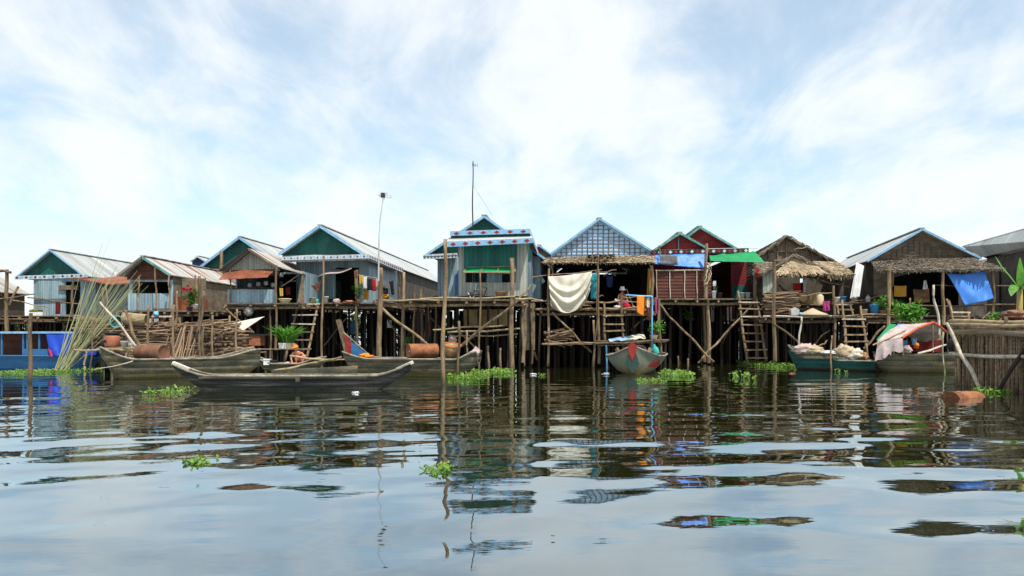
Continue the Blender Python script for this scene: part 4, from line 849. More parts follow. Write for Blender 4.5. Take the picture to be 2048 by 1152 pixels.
# child's small boat
A, B = xy(517,34.3), xy(650,34.2)
t = boat('small low boat in which the child in the orange cap crouches', A, B, .5,
     lambda u: .34+.25*max(0,1-u/.25)**1.3+.28*smoothstep(.6,1,u), lambda u: -.1+.4*max(0,1-u/.2)**1.3+.5*max(0,(u-.75)/.25)**1.3,
     lambda u: .2+.8*math.sin(math.pi*min(.05+.9*u,1))**.6, m['hullgrey'], m['hullwood'], seats=(.15,.85))
obj('floor_board', MB().box(PX(527,34),PX(642,34),34.0,34.5,.12,.16), m['plank'], t)
solo('cool_box', MB().box(PX(529,34),PX(541,34),33.85,34.1,.30,.50).box(PX(528.6,34),PX(541.4,34),33.83,34.12,.504,.55), m['plastic_white'], 'small white box with a lid at the end of the child\'s boat', 'box')
solo('storage_box', MB().box(PX(542,34),PX(554,34),33.85,34.15,.28,.46).box(PX(541.8,34),PX(554.2,34),33.84,34.16,.464,.5), m['black'], 'small black box beside the white box in the child\'s boat', 'box')
sack('net_bundle', 575, 733, 34.1, 16, 9, m['cloth_pinkish'], 'pinkish net bundle lying at the knees of the crouching child', 'net', .2)
for (a, b, r, lab) in (((546,742),(636,724),.055,'thick peeled pole slanting across the front of the child\'s boat'),((636,724),(683,714),.05,'pole continuing from the child\'s boat up towards the red prow board'),
                       ((580,712),(655,720),.05,'grey paddle shaft lying behind the crouching child\'s shoulders'),((640,721),(720,719.5),.035,'long thin pole lying level against the red and blue prow')):
    solo('boat_pole', MB().beam(P(*a,33.4), P(*b,33.0 if b[0] > 660 else 33.5), r, r*.8, 7, 6, .03, .05), m['bamboo'], lab, 'pole', None, True)
# bow-on boat
A, B = V((PX(1265,31.6),31.6,0)), V((PX(1283,38),37.6,0))
t = boat('bow on wooden boat with red diamond prow, moored under the blue pipe', A, B, 1.22,
     lambda u: .72+.42*max(0,1-u/.16)**1.5, lambda u: -.1+1.0*max(0,1-u/.07)**1.2, lambda u: .03+.97*math.sin(math.pi/2*min(u/.26,1))**.9*(1-.25*smoothstep(.6,1,u)), m['hullbow'], m['hullwood'], full=.7, seats=(.4,.7))
d = B-A; st = lambda u,v: A+V((0,-.06,0))
Yb = 31.5
obj('red_prow_piece', MB().slab([P(1265,684,Yb), P(1256,694,Yb), P(1258,709,Yb), P(1265,722,Yb), P(1272,708,Yb), P(1274.5,692,Yb)], (0,.1,0)), m['redpaint'], t)
obj('green_prow_piece', MB().slab([P(1257.5,710,Yb+.02), P(1254,730,Yb+.02), P(1265,747,Yb+.02), P(1279,728,Yb+.02), P(1273,709,Yb+.02), P(1265,723,Yb+.02)], (0,.14,0)), M('faded_green_paint', (.02,.05,.045), .85, (.05,.055,.04), (4,4,4), fine=.4, thr=(.5,.56)), t)
def hullpt(u, a):
    w = 1.22*(.03+.97*math.sin(math.pi/2*min(u/.26,1))**.9); x = math.copysign(abs(a)**.7, a); zt = .72+.42*max(0,1-u/.16)**1.5; zk = -.1+1.0*max(0,1-u/.07)**1.2
    s = V((d.y,-d.x,0)).normalized(); return A+d*u+s*x*w+V((0,0,zk+(zt-zk)*abs(a)**1.9))
obj('red_patch', MB().grid(lambda u,v: hullpt(.105+.11*u, .66+.24*v*math.sin(math.pi*(.12+.76*u)))+V((.012,-.03,.0)), 8, 4, .012), m['redpaint'], t)
for (a, b) in (((1233,697),(1242,716)), ((1301,697),(1292,717))): obj('bow_peg', MB().bar(P(*a,32.6), P(*b,32.4), .1, .14), m['post'], t)
cloth('rag_bundle', P(1243,701,32.9), P(1253,701,32.9), P(1252,715,32.6), P(1245,714,32.6), m['cloth_white'], 'crumpled white plastic lying in the bow on boat left of its red prow', 'rag', .06, 2)
o = P(1278,702,34.3); tt = thing('car_tyre', 'black tyre lying in the bow on boat behind its red prow', 'tyre', o)
obj('tyre', MB().lathe(o, [(.2,0),(.30,-.02),(.36,.06),(.30,.15),(.2,.13)], (0,-.5,1), 18), m['black'], tt, True)
o = P(1313,709,34); tt = thing('glass_bottle', 'teal green bottle leaning in the stern of the bow on boat', 'bottle', o); obj('bottle_body', MB().lathe(o, [(.13,0),(.14,.05),(.14,.26),(.05,.38),(.04,.46),(.02,.46)], (-.25,0,1), 12), m['plastic_teal'], tt, True); obj('bottle_cap', MB().lathe(o+V((-.112,0,.45)), [(.05,0),(.05,.05),(.02,.05)], (-.25,0,1), 10), m['plastic_dark'], tt)
# green boat
A, B = xy(1577,36.6), xy(1756,34.4)
t = boat('dark green boat with grey upper planks, loaded with bundled fishing nets', A, B, .75,
     lambda u: .62+.46*max(0,1-u/.25)**1.4-.17*smoothstep(.52,.6,u), lambda u: -.12+.9*max(0,1-u/.13)**1.2+.06*smoothstep(.9,1,u), lambda u: .1+.9*math.sin(math.pi/2*min(u/.35,1))**.8*(1-.2*smoothstep(.8,1,u)), m['hullgreen'], m['hullwood'], full=.45, seats=(.3,.9))
d = B-A; s = V((d.y,-d.x,0)).normalized()
obj('upper_plank', MB().grid(lambda u,v: A+d*(.10+.52*u)+s*(.75*(.1+.9*math.sin(math.pi/2*min((.10+.52*u)/.35,1))**.8)+.05)+V((0,0,.52+.32*max(0,1-(.1+.5*u)/.25)**1.2+.24*v)), 14, 3, .05), m['hullgrey'], t)
obj('transom_plank', MB().bar(P(1753,719,34.4), P(1753,741,34.4), .12, .5), m['rustwall'], t)
for i, (px, py, wp, hp, mt, lab) in enumerate([(1610,706,40,20,'cloth_pinkish','pinkish white net bundle at the bow of the green boat'),(1628,706,34,16,'cloth_beige','beige net bundle just behind the bow bundle in the green boat'),
      (1690,712,34,24,'cloth_beige','big pale tan net bundle amidships in the green boat'),(1707,718,38,24,'cloth_cream','large cream net bag bulging over the green boat\'s low side'),(1725,718,22,16,'basket','brownish net heap at the stern of the green boat'),(1660,707,40,8,'cloth_white','flat white sacking between the net bundles in the green boat')]):
    Yq = 35.7-(px-1610)/60*.5; sack('net_bundle', px, py+2, Yq, wp, hp, m[mt], lab, 'net', .35)
# covered boat
A, B = xy(1755,33.8), xy(1922,33.4)
t = boat('grey boat with a patched tarpaulin canopy edged in red', A, B, .8,
     lambda u: .72+.1*smoothstep(.7,1,u)+.1*max(0,1-u/.2), lambda u: -.12+.5*max(0,1-u/.1)**1.2+.5*max(0,(u-.88)/.12)**1.3, lambda u: .3+.7*math.sin(math.pi*min(.1+.85*u,1))**.5, m['hullgrey'], m['hullgrey'], full=.45, name='covered_boat')
Yc = 33.6
ridge0, ridge1, e0, e1 = P(1800,650,Yc+.9), P(1865,646,Yc+.9), P(1754,684,Yc-.6), P(1803,676,Yc-.7)
obj('canopy', MB().grid(lambda u,v: e0.lerp(e1,u).lerp(ridge0.lerp(ridge1,u),v)+V((0,0,.10*math.sin(math.pi*v)+.03*noise.noise(V((u*4,v*5,3))))), 12, 10, .03), m['palecanvas'], t)
b0, b1 = P(1822,668,Yc+2.0), P(1893,664,Yc+1.9)
obj('canopy', MB().grid(lambda u,v: ridge0.lerp(ridge1,u).lerp(b0.lerp(b1,u),v)+V((0,0,.05*math.sin(math.pi*v)-.02)), 12, 8, .03), m['palecanvas'], t)
obj('tarp_flap', MB().grid(lambda u,v: e0.lerp(e1,u)+V((-.12*v+.06*math.sin(u*14)*v, -.06+.12*v*math.sin(u*9+2)-.1*v, -(.50+.30*(1-u)+.12*noise.noise(V((u*7,1,2))))*v)), 20, 8, .015), m['palecanvas'], t)
pts = [e1+V((.01,-.03,-.42)), e1+V((.0,-.03,.0)), e1.lerp(ridge1,.5)+V((.02,-.03,.10)), ridge1+V((.02,-.02,.03)), b1.lerp(ridge1,.5)+V((.02,0,.04)), b1]
mb = MB()
for p, q in zip(pts, pts[1:]): mb.beam(p, q, .05, n=7)
obj('red_canopy_edge', mb, m['cloth_orange'] if False else M('red_orange_edge', (.46,.09,.035), .8), t)
obj('canopy_pole', MB().beam(P(1746,690,Yc-.9), P(1812,660,Yc-.2), .03), m['bamboo'], t); obj('canopy_pole', MB().beam(P(1772,680,Yc-.72), P(1848,650,Yc+.4), .025), m['lattice'], t)
for (a, b, yy) in (((1803,676),(1806,712),-.7),((1865,648),(1866,705),.9),((1894,666),(1896,706),1.8)): obj('canopy_post', MB().beam(P(*a,Yc+yy), P(*b,Yc+yy), .035), m['post'], t)
obj('canopy_lining', MB().grid(lambda u,v: P(1806,684,Yc+1.6).lerp(P(1885,680,Yc+1.7),u).lerp(P(1808,704,Yc+1.6).lerp(P(1885,704,Yc+1.7),u),v)+V((0,.05*math.sin(u*15),0)), 20, 4, .02), m['cloth_darkred'], t)
obj('canopy_lining', MB().grid(lambda u,v: P(1822,668,Yc+1.7).lerp(P(1890,666,Yc+1.75),u).lerp(P(1822,685,Yc+1.7).lerp(P(1886,682,Yc+1.7),u),v)+V((0,.05*math.sin(u*9),0)), 14, 4, .02), m['wovenbrown'], t)
g0, g1 = P(1757,681,Yc+.3), P(1797,652,Yc+1.5)
cloth('tarp_sheet', g0+V((-.05,.1,.02)), g1+V((-.3,.2,.1)), g1+V((.0,.2,.05)), g0+V((.25,.1,.02)), m['greentarp'], 'green tarp strip tucked over the back of the covered boat\'s canopy', 'tarp', .02, 1, 0)
cloth('tarp_sheet', g0+V((.28,.0,.04)), g1+V((.02,.1,.10)), g1+V((.28,.0,.08)), g0+V((.5,-.1,.05)), m['bluetarp'], 'blue tarp strip beside the green one on the covered boat\'s canopy', 'tarp', .02, 1, 0)
sack('plastic_bag', 1814, 706, Yc-.3, 16, 14, m['cloth_pinkish'], 'pale plastic bag bulging at the covered boat\'s side opening', 'bag', .2)
hang('plastic_sheet', 1807, 680, 1815, 694, Yc+.9, m['plastic_blue'], 'small blue checked plastic inside the covered boat, behind the pale bag', 'cloth'); hang('plastic_sheet', 1825, 677, 1834, 690, Yc+1.2, m['pipe_blue'], 'bright blue plastic square hanging deep inside the covered boat', 'cloth')
sack('life_vest', 1833, 696, Yc+.6, 8, 10, m['cloth_orange'], 'small orange float lying inside the covered boat beside the blue plastic', 'float', .12)
solo('boat_pole', MB().beam(P(1836,707,Yc-.75), P(1892,690,Yc-.2), .05, .04, 7, 5, .03, .05), m['pale'], 'pale peeled pole resting on the covered boat\'s gunwale', 'pole', None, True)
solo('mooring_pole', MB().beam(P(1886,664,32.6), P(1890,752,32.6)+V((0,0,-.4)), .025, .03, 6, 7, .04), m['greenbamboo'], 'very thin upright stick standing in front of the covered boat\'s stern', 'pole', None, True)
sack('net_bundle', 1907, 697, 33.0, 18, 22, m['plastic_dark'], 'black net bundle at the covered boat\'s stern, beside the woven fence', 'net', .3)
# blue boat
A, B = xy(-70,37.4), xy(192,36.6)
t = boat('long blue boat with a roofed cabin and a deep blue tarp, at the picture edge', A, B, .9,
     lambda u: .62-.02*u+.22*smoothstep(.85,1,u), lambda u: -.15+.6*max(0,(u-.92)/.08)**1.2, lambda u: .3+.7*math.sin(math.pi*min(.25+.7*u,1))**.5, m['hullblue'], m['hullblue'], full=.4, name='cabin_boat')
Yb = 36.2; zr = PZ(665,Yb)
obj('cabin_roof', MB().slab([(PX(-60,Yb),Yb-.05,zr-.05),(PX(146,Yb),Yb-.05,zr-.05),(PX(146,Yb),Yb-.05,zr+.03),(PX(-60,Yb),Yb-.05,zr+.03)], (0,1.9,.02)), m['hullblue'], t)
obj('roof_edge', MB().bar((PX(-60,Yb),Yb-.09,zr), (PX(147,Yb),Yb-.09,zr), .06, .09), m['bluetrim'], t)
for x in (3,46,54,78,98,143): obj('cabin_post', MB().box(PX(x-1.6,Yb),PX(x+1.6,Yb),Yb,Yb+.06,.55,zr-.05), m['hullblue'], t)
obj('cabin_sill', MB().box(PX(48,Yb),PX(98,Yb),Yb-.03,Yb,.55,PZ(698,Yb)), m['hullblue'], t)
obj('cabin_panel', MB().box(PX(-60,Yb),PX(140,Yb),Yb+1.0,Yb+1.05,.4,zr-.06), m['rustwall'], t); obj('cabin_panel', MB().box(PX(60,Yb),PX(94,Yb),Yb+.5,Yb+.54,.4,PZ(670,Yb)), M('maroon_board', (.06,.022,.025), .7), t)
obj('tail_tarp', MB().grid(lambda u,v: P(140,702,Yb-.1).lerp(P(193,700,Yb-.1),u)+V((0,-.1+1.3*v,.06*math.sin(math.pi*v)-.22*max(0,.2-v)/.2)), 10, 8, .02), m['deeptarp'], t)
cloth('tarp_sheet', P(92,669,Yb-.12), P(146,667,Yb-.12), P(143,711,Yb-.35), P(101,712,Yb-.3), m['deeptarp'], 'deep blue tarp draped over the end of the blue boat\'s cabin', 'tarp', .07, 2, .03)
cloth('rag_bundle', P(96,696,Yb-.2), P(101,696,Yb-.2), P(105,712,Yb-.4), P(101,713,Yb-.4), m['cloth_pink'], 'narrow red and pink rag hanging at the corner of the deep blue tarp', 'rag', .03, 1)

# ---------------------------------------------------------------- free standing poles
post(62,626,58,766,27, .085, 'mossy pole standing in the water in front of the blue boat', bend=.03)
post(890,478,888,768,25.8, .085, 'tallest brown pole, standing in the water before the basket boat', bend=.05)
post(1024,516,1024,737,36.6*.999, .14, 'thick bare trunk pole before the tall tin house\'s right window edge', bend=.03)
post(761,535,758,716,36, .15, 'thick brown pole beside the laundry line, holding the tangled aerial', bend=.02)
post(808,544,805,722,38, .10, 'straight grey pole between the laundry porch and the tall tin house', bend=.02)
post(960,540,959,738,36, .055, 'thin dark pole standing before the window of the tall tin house', bend=.04)
post(918,642,917,754,29.8, .06, 'short pole at the basket boat\'s stern, beside the tall brown pole', bend=.03)
post(934,662,938,748,30.2, .05, 'thin crooked pole at the basket boat\'s stern, close to the pink canvas', bend=.05)
post(976,692,977,736,37, .07, 'short stub post in the shade behind the hyacinth, left of two stubs', bend=.02)
post(1001,696,1000,738,36.5, .07, 'short stub post between the hyacinth and the thick trunk pole', bend=.02)
post(1187,640,1187,735,37.6, .07, 'bundle pole beside the cream sheet\'s corner, standing in the water', bend=.05)
post(1197,512,1187,735,37.5, .045, 'long slender pole leaning up past the cream sheet to the thatched porch', bend=.06)
post(1356,712,1356,745,34.8, .05, 'short thin stake beside the hyacinth right of the bow on boat', bend=.02); post(1376,717,1374,744,35, .06, 'stub stake with a blunt top, right of the thinner stake', bend=.02)
post(1603,634,1603,729,36.2, .06, 'curved thin pole standing in front of the green boat\'s bow', bend=.09, mat=m['pale'])
post(1664,671,1662,741,34.6, .05, 'short thin pole in front of the green boat\'s middle', bend=.03)
post(1867,570,1876,652,35, .07, 'crooked whitish branch with a plastic cap, above the covered boat', mat=m['pale'], bend=.08)
post(1893,598,1907,640,35.5, .06, 'short leaning stick beside the small steps above the woven fence', bend=.02)
post(1820,596,1819,652,37, .06, 'upright stick in front of the leafy bush by the covered boat', bend=.02)
post(297,610,295,720,34, .07, 'upright post at the front of the firewood rack near the blue bag', bend=.02)
post(345,610,350,742,33.4, .07, 'pole rising from the leaning sticks beside the firewood', bend=.03); post(354,582,352,640,34, .06, 'short upright stick beside the red flowering plant', bend=.03)
post(399,552,405,718,33.8, .09, 'tall rough forked pole standing amid the firewood', bend=.05); post(407,582,400,716,33.5, .07, 'knobbly pole bound to the tall forked pole amid the firewood', bend=.07)
post(425,630,425,712,33.6, .065, 'bare pole at the right part of the cut log stack', bend=.02); post(474,618,473,700,34, .06, 'pole with a wire hoop on top, at the log stack\'s end', bend=.03)
post(185,640,180,740,35, .05, 'thin dark pole beside the bamboo bundle and the blue boat\'s tail', bend=.04)
post(250,620,283,702,33, .09, 'thick slanting beam above the dark barrel, leaning on the firewood rack', sink=0, bend=.05)
post(200,604,273,694,32.6, .06, 'long straight pole slanting down past the turquoise basin', sink=0, mat=m['pale'], bend=.03)
post(1049,733,1049,700,38, .05, 'low stub by the dark woven mat under the tall tin house', bend=.01)

# ladders
ladder((596,606),(571,718),(637,607),(614,712),(608,617,631,648,664,680,698),43.6,42.6,'rough pole ladder leaning on the porch below the blue shutter', .06)
ladder((1208,604),(1210,680),(1243,590),(1246,700),(631,648.5,662),38.2,37.9,'short branch ladder between the landing and the porch of the woman\'s house', .055)
ladder((1476,582),(1495,724),(1513,594),(1531,715),(605,618,634,651,667,683,700,716),41.4,40.2,'long eight rung ladder leaning up to the green tarp doorway', .06)
ladder((1684,600),(1692,692),(1721,612),(1733,700),(639,653,669,684),38.5,37.8,'pale ladder from the green boat up to the low platform', .055)
ladder((1671,600),(1677,628),(1700,602),(1706,630),(609,619),40.6,39.6,'tiny two rung ladder from the low platform up to the pots', .045, sink=.02)
ladder((1898,600),(1905,640),(1932,606),(1938,640),(624,633,638),39.0,38.4,'small weathered steps beside the hanging blue tarp', .05, sink=.02)
ladder((313,612),(304,650),(349,610),(340,650),(618,634),36.5,36,'little rack ladder holding the blue bag above the firewood', .05, sink=.05)

# ---------------------------------------------------------------- woven fence pen at the right
fe = thing('woven_fence', 'woven stick fence with pole rails standing in the water at the picture edge', 'fence', (PX(1985,23.5),23.5,0))
f0, f1 = V((PX(1911,25.8),25.8,0)), V((PX(2120,20.4),20.4,0)); fd = (f1-f0)
for k in range(40):
    p = f0+fd*(k/40); obj('upright_stick', MB().beam(p+V((U(-.01,.01),.03,-.5)), p+V((U(-.03,.03),.03,H-(654-HZ)/F*p.y+U(-.06,.03))), U(.022,.04), .018, 5, 3, .02), m['stick'], fe)
ht = 1.62
mb = MB().grid(lambda u,v: f0+fd*u+V((.05,.10,-.3+(ht+.25)*v))+V((0,.03*math.sin(u*180)*(1 if int(v*24)%2 else -1),0)), 160, 26, .02); obj('woven_panel', mb, M('woven_twig_panel', (.24,.185,.11), .9, (.12,.09,.055), (2,2,14), wave=('Z',.12,.5,.7), bump=.6), fe)
for u in (0,.045,.13,.22,.30,.40,.52,.64,.78,.9): obj('fence_post', MB().beam(f0+fd*u+V((-.02,-.06,-.6)), f0+fd*u+V((U(-.04,.04),-.06,1.62+U(-.1,.12))), .05, .045, 7, 5, .03, .08), m['post'], fe, True)
for (py0, py1, r, mt, dy) in ((664,668,.095,'plank',-.17),(650,650,.06,'bamboo',-.1),(708,716,.06,'pale',-.16),(643,644,.07,'bamboo',.25),(655,657,.05,'post',.1)):
    a, b = P(1900,py0,26.1+dy), P(2110,py1+1,20.7+dy); obj('rail', MB().beam(a, b, r, r*.9, 8, 8, .03, .05), m[mt], fe, True)
fp = post(2012,633,2014,790,22.9, .075, 'thick forked post bound to the woven fence rails', bend=.02)
solo('leaning_branch', MB().tube([P(1893,646,25.2),P(1903,665,25.2),P(1914,690,24.9),P(1921,708,24.6),P(1943,740,24),P(1962,783,23.4)], [.05,.06,.06,.06,.065,.06], 8), m['pale'], 'pale crooked branch leaning against the woven fence', 'branch', None, True)
solo('leaning_branch', MB().tube([P(2075,672,22),P(2048,702,22),P(2020,742,22.1),P(1992,792,22.2)], [.05,.06,.06,.05], 8), m['post_dark_shade'], 'dark stout branch leaning on the woven fence near the picture edge', 'branch', None, True)
drum('oil_drum', P(1926,797,20.75)+V((0,0,-.13)), (1,.5,-.03), 1.05, .32, m['rustdrum'], 'rusty barrel floating half sunk beside the woven fence')
# banana plant
o = P(2040,628,26); b = thing('banana_plant', 'banana plant with a broad bent leaf above the woven fence', 'plant', o); o.z = 1.0
obj('trunk', MB().beam(o, P(2039,575,26), .13, .08, 9, 5, .03), M('banana_trunk', (.38,.30,.10), .7, (.22,.16,.07), (3,3,1)), b, True)
def frond(p, pts, w):
    pts = [V(q) for q in pts]; vs = []; fs = []; n = len(pts)
    for i, q in enumerate(pts):
        d_ = (pts[min(i+1,n-1)]-pts[max(i-1,0)]).normalized(); s_ = d_.cross(V((0,-.6,.8))).normalized(); ww = w*math.sin(math.pi*min(.12+.86*i/(n-1),.985))
        vs += [q-s_*ww+V((0,0,-.25*ww)), q, q+s_*ww+V((0,0,-.25*ww))]
    for i in range(n-1): fs += [(3*i,3*i+1,3*i+4,3*i+3),(3*i+1,3*i+2,3*i+5,3*i+4)]
    return MB().add(vs, fs)
tp = P(2039,576,26)
for pts in ([tp, P(2022,553,25.8), P(2005,533,25.6), P(1990,512,25.5)], [tp, P(2041,545,26), P(2040,515,26)], [tp, P(2056,545,25.6), P(2075,530,25.2)], [tp, P(2030,570,25.5), P(2024,580,25.3), P(2022,592,25.2)], [tp,P(2052,570,25.6),P(2060,590,25.3)]):
    q = []
    for i in range(len(pts)-1):
        for k in range(3): q.append(pts[i].lerp(pts[i+1],k/3))
    q.append(pts[-1]); obj('frond', frond(tp, q, .21 if len(pts) == 4 and pts[3].z > 3.5 else .13), m['leafbright'], b)
sack('earth_sack', 2036, 637, 25.6, 60, 16, m['claybrown'], 'brown earth mound at the foot of the banana plant', 'mound', .5)
obj_ = solo('fence_platform', MB().box(PX(1985,25),PX(2110,25),24.9,27,1.0,1.98), m['stick'], 'earth filled box behind the woven fence holding the banana plant', 'planter')

# ---------------------------------------------------------------- firewood
def pile(px0, px1, py0, py1, Y, dY, n, lab, grp, r=(.025,.05), tilt=.12, lens=(.45,1.0), rot=0):
    w = PX(px1,Y)-PX(px0,Y)
    for k in range(n):
        v = (k+U(0,1))/n; py = py1+(py0-py1)*v; L_ = w*U(*lens); x = PX(px0,Y)+U(0,max(w-L_,.01)); y = Y+U(-dY,dY)*(.2 if k % 3 == 0 else 1)
        z = PZ(py,Y); a = P(0,0,1)*0+V((x,y,z)); b_ = V((x+L_, y+U(-.25,.25), z+U(-tilt,tilt)*min(L_,1.5)))
        stick(a, b_, U(*r), lab, grp)
pile(150,245,636,700,37.5,.7,48,'brown firewood stick in the dark rack behind the bamboo bundle','firewood behind the bamboo bundle',lens=(.35,.8))
pile(238,372,652,716,36.2,.8,62,'long brown firewood stick in the rack behind the dark barrel','firewood behind the dark barrel',lens=(.35,.95))
pile(330,470,648,662,35.5,.8,26,'thin firewood stick on top of the cut log stack','sticks on the log stack',tilt=.2,lens=(.3,.7))
for k in range(70):                              # cut ends facing the viewer
    i, j = k % 14, k//14; x = 412+i*4.4+U(-1.5,1.5); y = 664+j*11+U(-3,3); p = P(x,y,35.2+U(-.1,.15)); stick(p, p+V((U(.1,.45),1.2,U(-.06,.06))), U(.045,.075), 'cut log with its sawn end showing in the stack under the pale sheet', 'cut logs in the stack')
for k in range(24):                              # upright bundle leaning on the stack
    x = 335+k*2.8+U(-3,3); b_ = P(x-U(2,14), 724+U(-3,5), 33.6+U(-.25,.2)); a = P(x+U(0,14), 650+U(-6,22)+(8 if x < 360 else 0), 34.6+U(-.2,.2)); stick(b_, a, U(.022,.042), 'thin stick leaning upright against the firewood behind the two boats', 'sticks leaning upright on the firewood')
pile(1087,1150,662,687,38.2,.5,26,'dry branch lying on the low landing under the cream sheet','branches on the landing under the sheet',tilt=.3,lens=(.4,.9))
pile(1524,1600,584,630,40.0,.35,46,'firewood stick stacked at the thatched house\'s tin sheet','firewood at the thatched house',lens=(.45,1))
pile(1090,1190,600,618,39,.6,10,'loose stick on the porch behind the cream sheet','loose sticks on the porch',tilt=.05)
mb = MB()
for (a, b_, c_, d_, Y_, n_) in ((150,246,634,702,37.6,260),(238,372,646,718,36.5,420),(340,474,648,716,35.7,330)):
    for k in range(n_):
        x = U(a,b_); y = U(c_,d_); p = P(x,y,Y_+U(-.3,.3)); L_ = U(.5,1.6); x2 = min(PX(b_+4,Y_), p.x+L_); mb.beam(p, (x2, p.y+U(-.2,.2), p.z+U(-.1,.1)), U(.014,.035), None, 5, 3, .03, .1)
stuff('firewood_heap', mb, m['stick'], 'tangled mass of thin sticks filling the firewood racks behind the larger pieces', 'firewood')
pile(430,520,690,716,37,.8,16,'driftwood stick on the low platform beside the wood stove','driftwood by the wood stove',tilt=.2,lens=(.2,.5))
rk = thing('firewood_rack', 'low pole rack carrying the firewood piles behind the barrel boat', 'rack', (PX(300,36.5),36.5,0))
for x in (150,185,215,240,300,330,372,410,470): obj('rack_post', MB().beam((PX(x,37),37.6 if x < 240 else 36.3,-.4), (PX(x,37),37.6 if x < 240 else 36.3,U(2.0,2.5)), .06, .05, 7, 5, .03), m['post'], rk, True)
for (a, b_, y) in (((146,702),(250,704),36.7),((238,718),(476,716),35.4),((148,664),(245,662),37),((240,690),(372,690),36.9)): obj('rack_rail', MB().beam(P(*a,y), P(*b_,y), .055, .05, 7, 5, .03), m['post'], rk, True)
# bamboo bundle leaning out of the water
for k in range(62):
    s_ = k/61; bx_ = 105+22*R.random(); by_ = 738+U(0,7); tx = 165+U(0,1)*100+ (28*s_); base = P(bx_, by_, 34.7+U(-.2,.2)); base.z = min(base.z, .0)-.2
    if k < 9: tip = P(*[(221,474),(205,486),(212,520),(228,545),(186,560),(170,575),(236,530),(213,548),(176,600)][k], 36.2+U(-.3,.3))
    elif k < 18: tip = P(*[(297,571),(279,551),(275,541),(262,560),(233,532),(268,580),(250,556),(285,566),(244,575)][k-9], 36.3+U(-.3,.3))
    else: tip = P(158+125*R.random()**1.2, 545+75*R.random(), 36+U(-.5,.5))
    stick(base, tip, U(.017,.026), 'slender pale green bamboo pole leaning in the fanned bundle', 'bamboo poles in the leaning bundle', 'greenbamboo', 'bamboo_pole', 'pole')
for o in C.objects:
    pass

# ---------------------------------------------------------------- low platforms and their things (left)
pf = thing('low_platform', 'low bamboo platform with the small stove, behind the curved prow', 'platform', (PX(235,34),34,0))
mb = MB()
for k in range(22): mb.beam(P(196+k*3.5,697,33.7)+V((0,-.1,0)), P(196+k*3.5,697,33.7)+V((0,1.1,.02)), .035, n=6)
obj('slats', mb, m['bamboo'], pf)
beams(pf, 'platform_rail', m['bamboo'], [(P(150,700,33.6), P(280,701,33.6), .05), (P(222,717,33.6), P(258,716,33.6), .04), (P(248,722,33.5), P(260,696,33.5), .05), (P(220,712,33.6), P(224,696,33.6), .05), (P(262,726,33.7), P(262,690,33.7), .05), (P(170,740,34.5), P(172,700,34.5), .06)])
o = P(224,693,34); st_ = thing('clay_stove', 'round brick red stove with a dark pan, near the turquoise basin', 'stove', o)
obj('stove_body', MB().lathe(o, [(.27,0),(.30,.05),(.32,.42),(.30,.46),(.2,.46)], (0,0,1), 18), m['clay'], st_, True); obj('stove_door', MB().box(o.x-.2,o.x-.1,o.y-.33,o.y-.26,o.z+.16,o.z+.28), m['black'], st_); obj('pan', MB().lathe(o+V((0,0,.47)), [(.2,0),(.33,.08),(.36,.14),(.33,.14),(.2,.03)], (0,0,1), 18), m['plastic_dark'], st_, True)
pot('cooking_pot', 249, 694, 33.9, 15, 11, m['tin'], 'dented grey pot beside the brick red stove', 'pot', 'basin'); pot('cooking_pot', 261, 694, 33.8, 10, 10, m['stone'], 'small grey pot right of the dented pot, under the slanting pole', 'pot', 'pot')
o = P(229,650,35.6); bs = thing('plastic_basin', 'turquoise basin tipped towards the water on the firewood', 'basin', o); obj('basin_body', MB().lathe(o+V((0,.2,.15)), [(.16,-.22),(.27,0),(.265,.012),(.24,0),(.13,-.2)], (.2,-1,.35), 20), M('dark_teal_plastic', (.015,.10,.09), .5), bs, True); obj('basin_rim', MB().lathe(o+V((0,.2,.15)), [(.255,0),(.29,0),(.29,.03),(.255,.03)], (.2,-1,.35), 20), M('turquoise_rim', (.16,.52,.52), .5), bs)
o = P(247,636,36); rl = thing('bamboo_roll', 'rolled up slatted bamboo mat lying on the firewood', 'mat', o)
mb = MB()
for k in range(26):
    a = k/26*6.283; mb.beam(o+V((0,.24*math.cos(a),.24*math.sin(a))), o+V((1.1,.24*math.cos(a)-.1,.24*math.sin(a)-.1)), .026, n=5)
obj('rolled_slats', mb, m['bamboo'], rl); obj('tie', MB().lathe(o+V((.3,-.03,-.03)), [(.24,0),(.272,0),(.272,.03),(.24,.03)], (1,-.09,-.09), 16), m['rope'], rl)
sack('plastic_bag', 312, 632, 36, 9, 9, m['pipe_blue'], 'small bright blue plastic bag on the little rack ladder', 'bag', .12)
plant('flowering_plant', 379, 622, 38.5, 30, 36, m['leaf'], 'tall potted plant with red flowers beside the forked pole', 260, .26, .07, potmat=m['plastic_dark'], potw=12, poth=8)
fl = bpy.data.objects['flowering_plant']; mb = MB()
for (x, y) in ((370,578),(376,574),(383,577),(373,582),(384,586),(381,581),(367,580)):
    c = P(x,y,38.3)
    for k in range(9): mb.leaf(c, (U(-1,1),U(-1,.5),U(-.3,1)), .14, .09)
obj('flowers', mb, M('red_petal', (.62,.01,.04), .6, trans=.3), fl)
cloth('canvas_sheet', P(443,652,36.6), P(529,633,36.8), P(486,661,36.2), P(452,660,36.1), m['cloth_cream'], 'pale cream sheet stretched slanting beside the cut log stack', 'cloth', .02, 1, -.02)
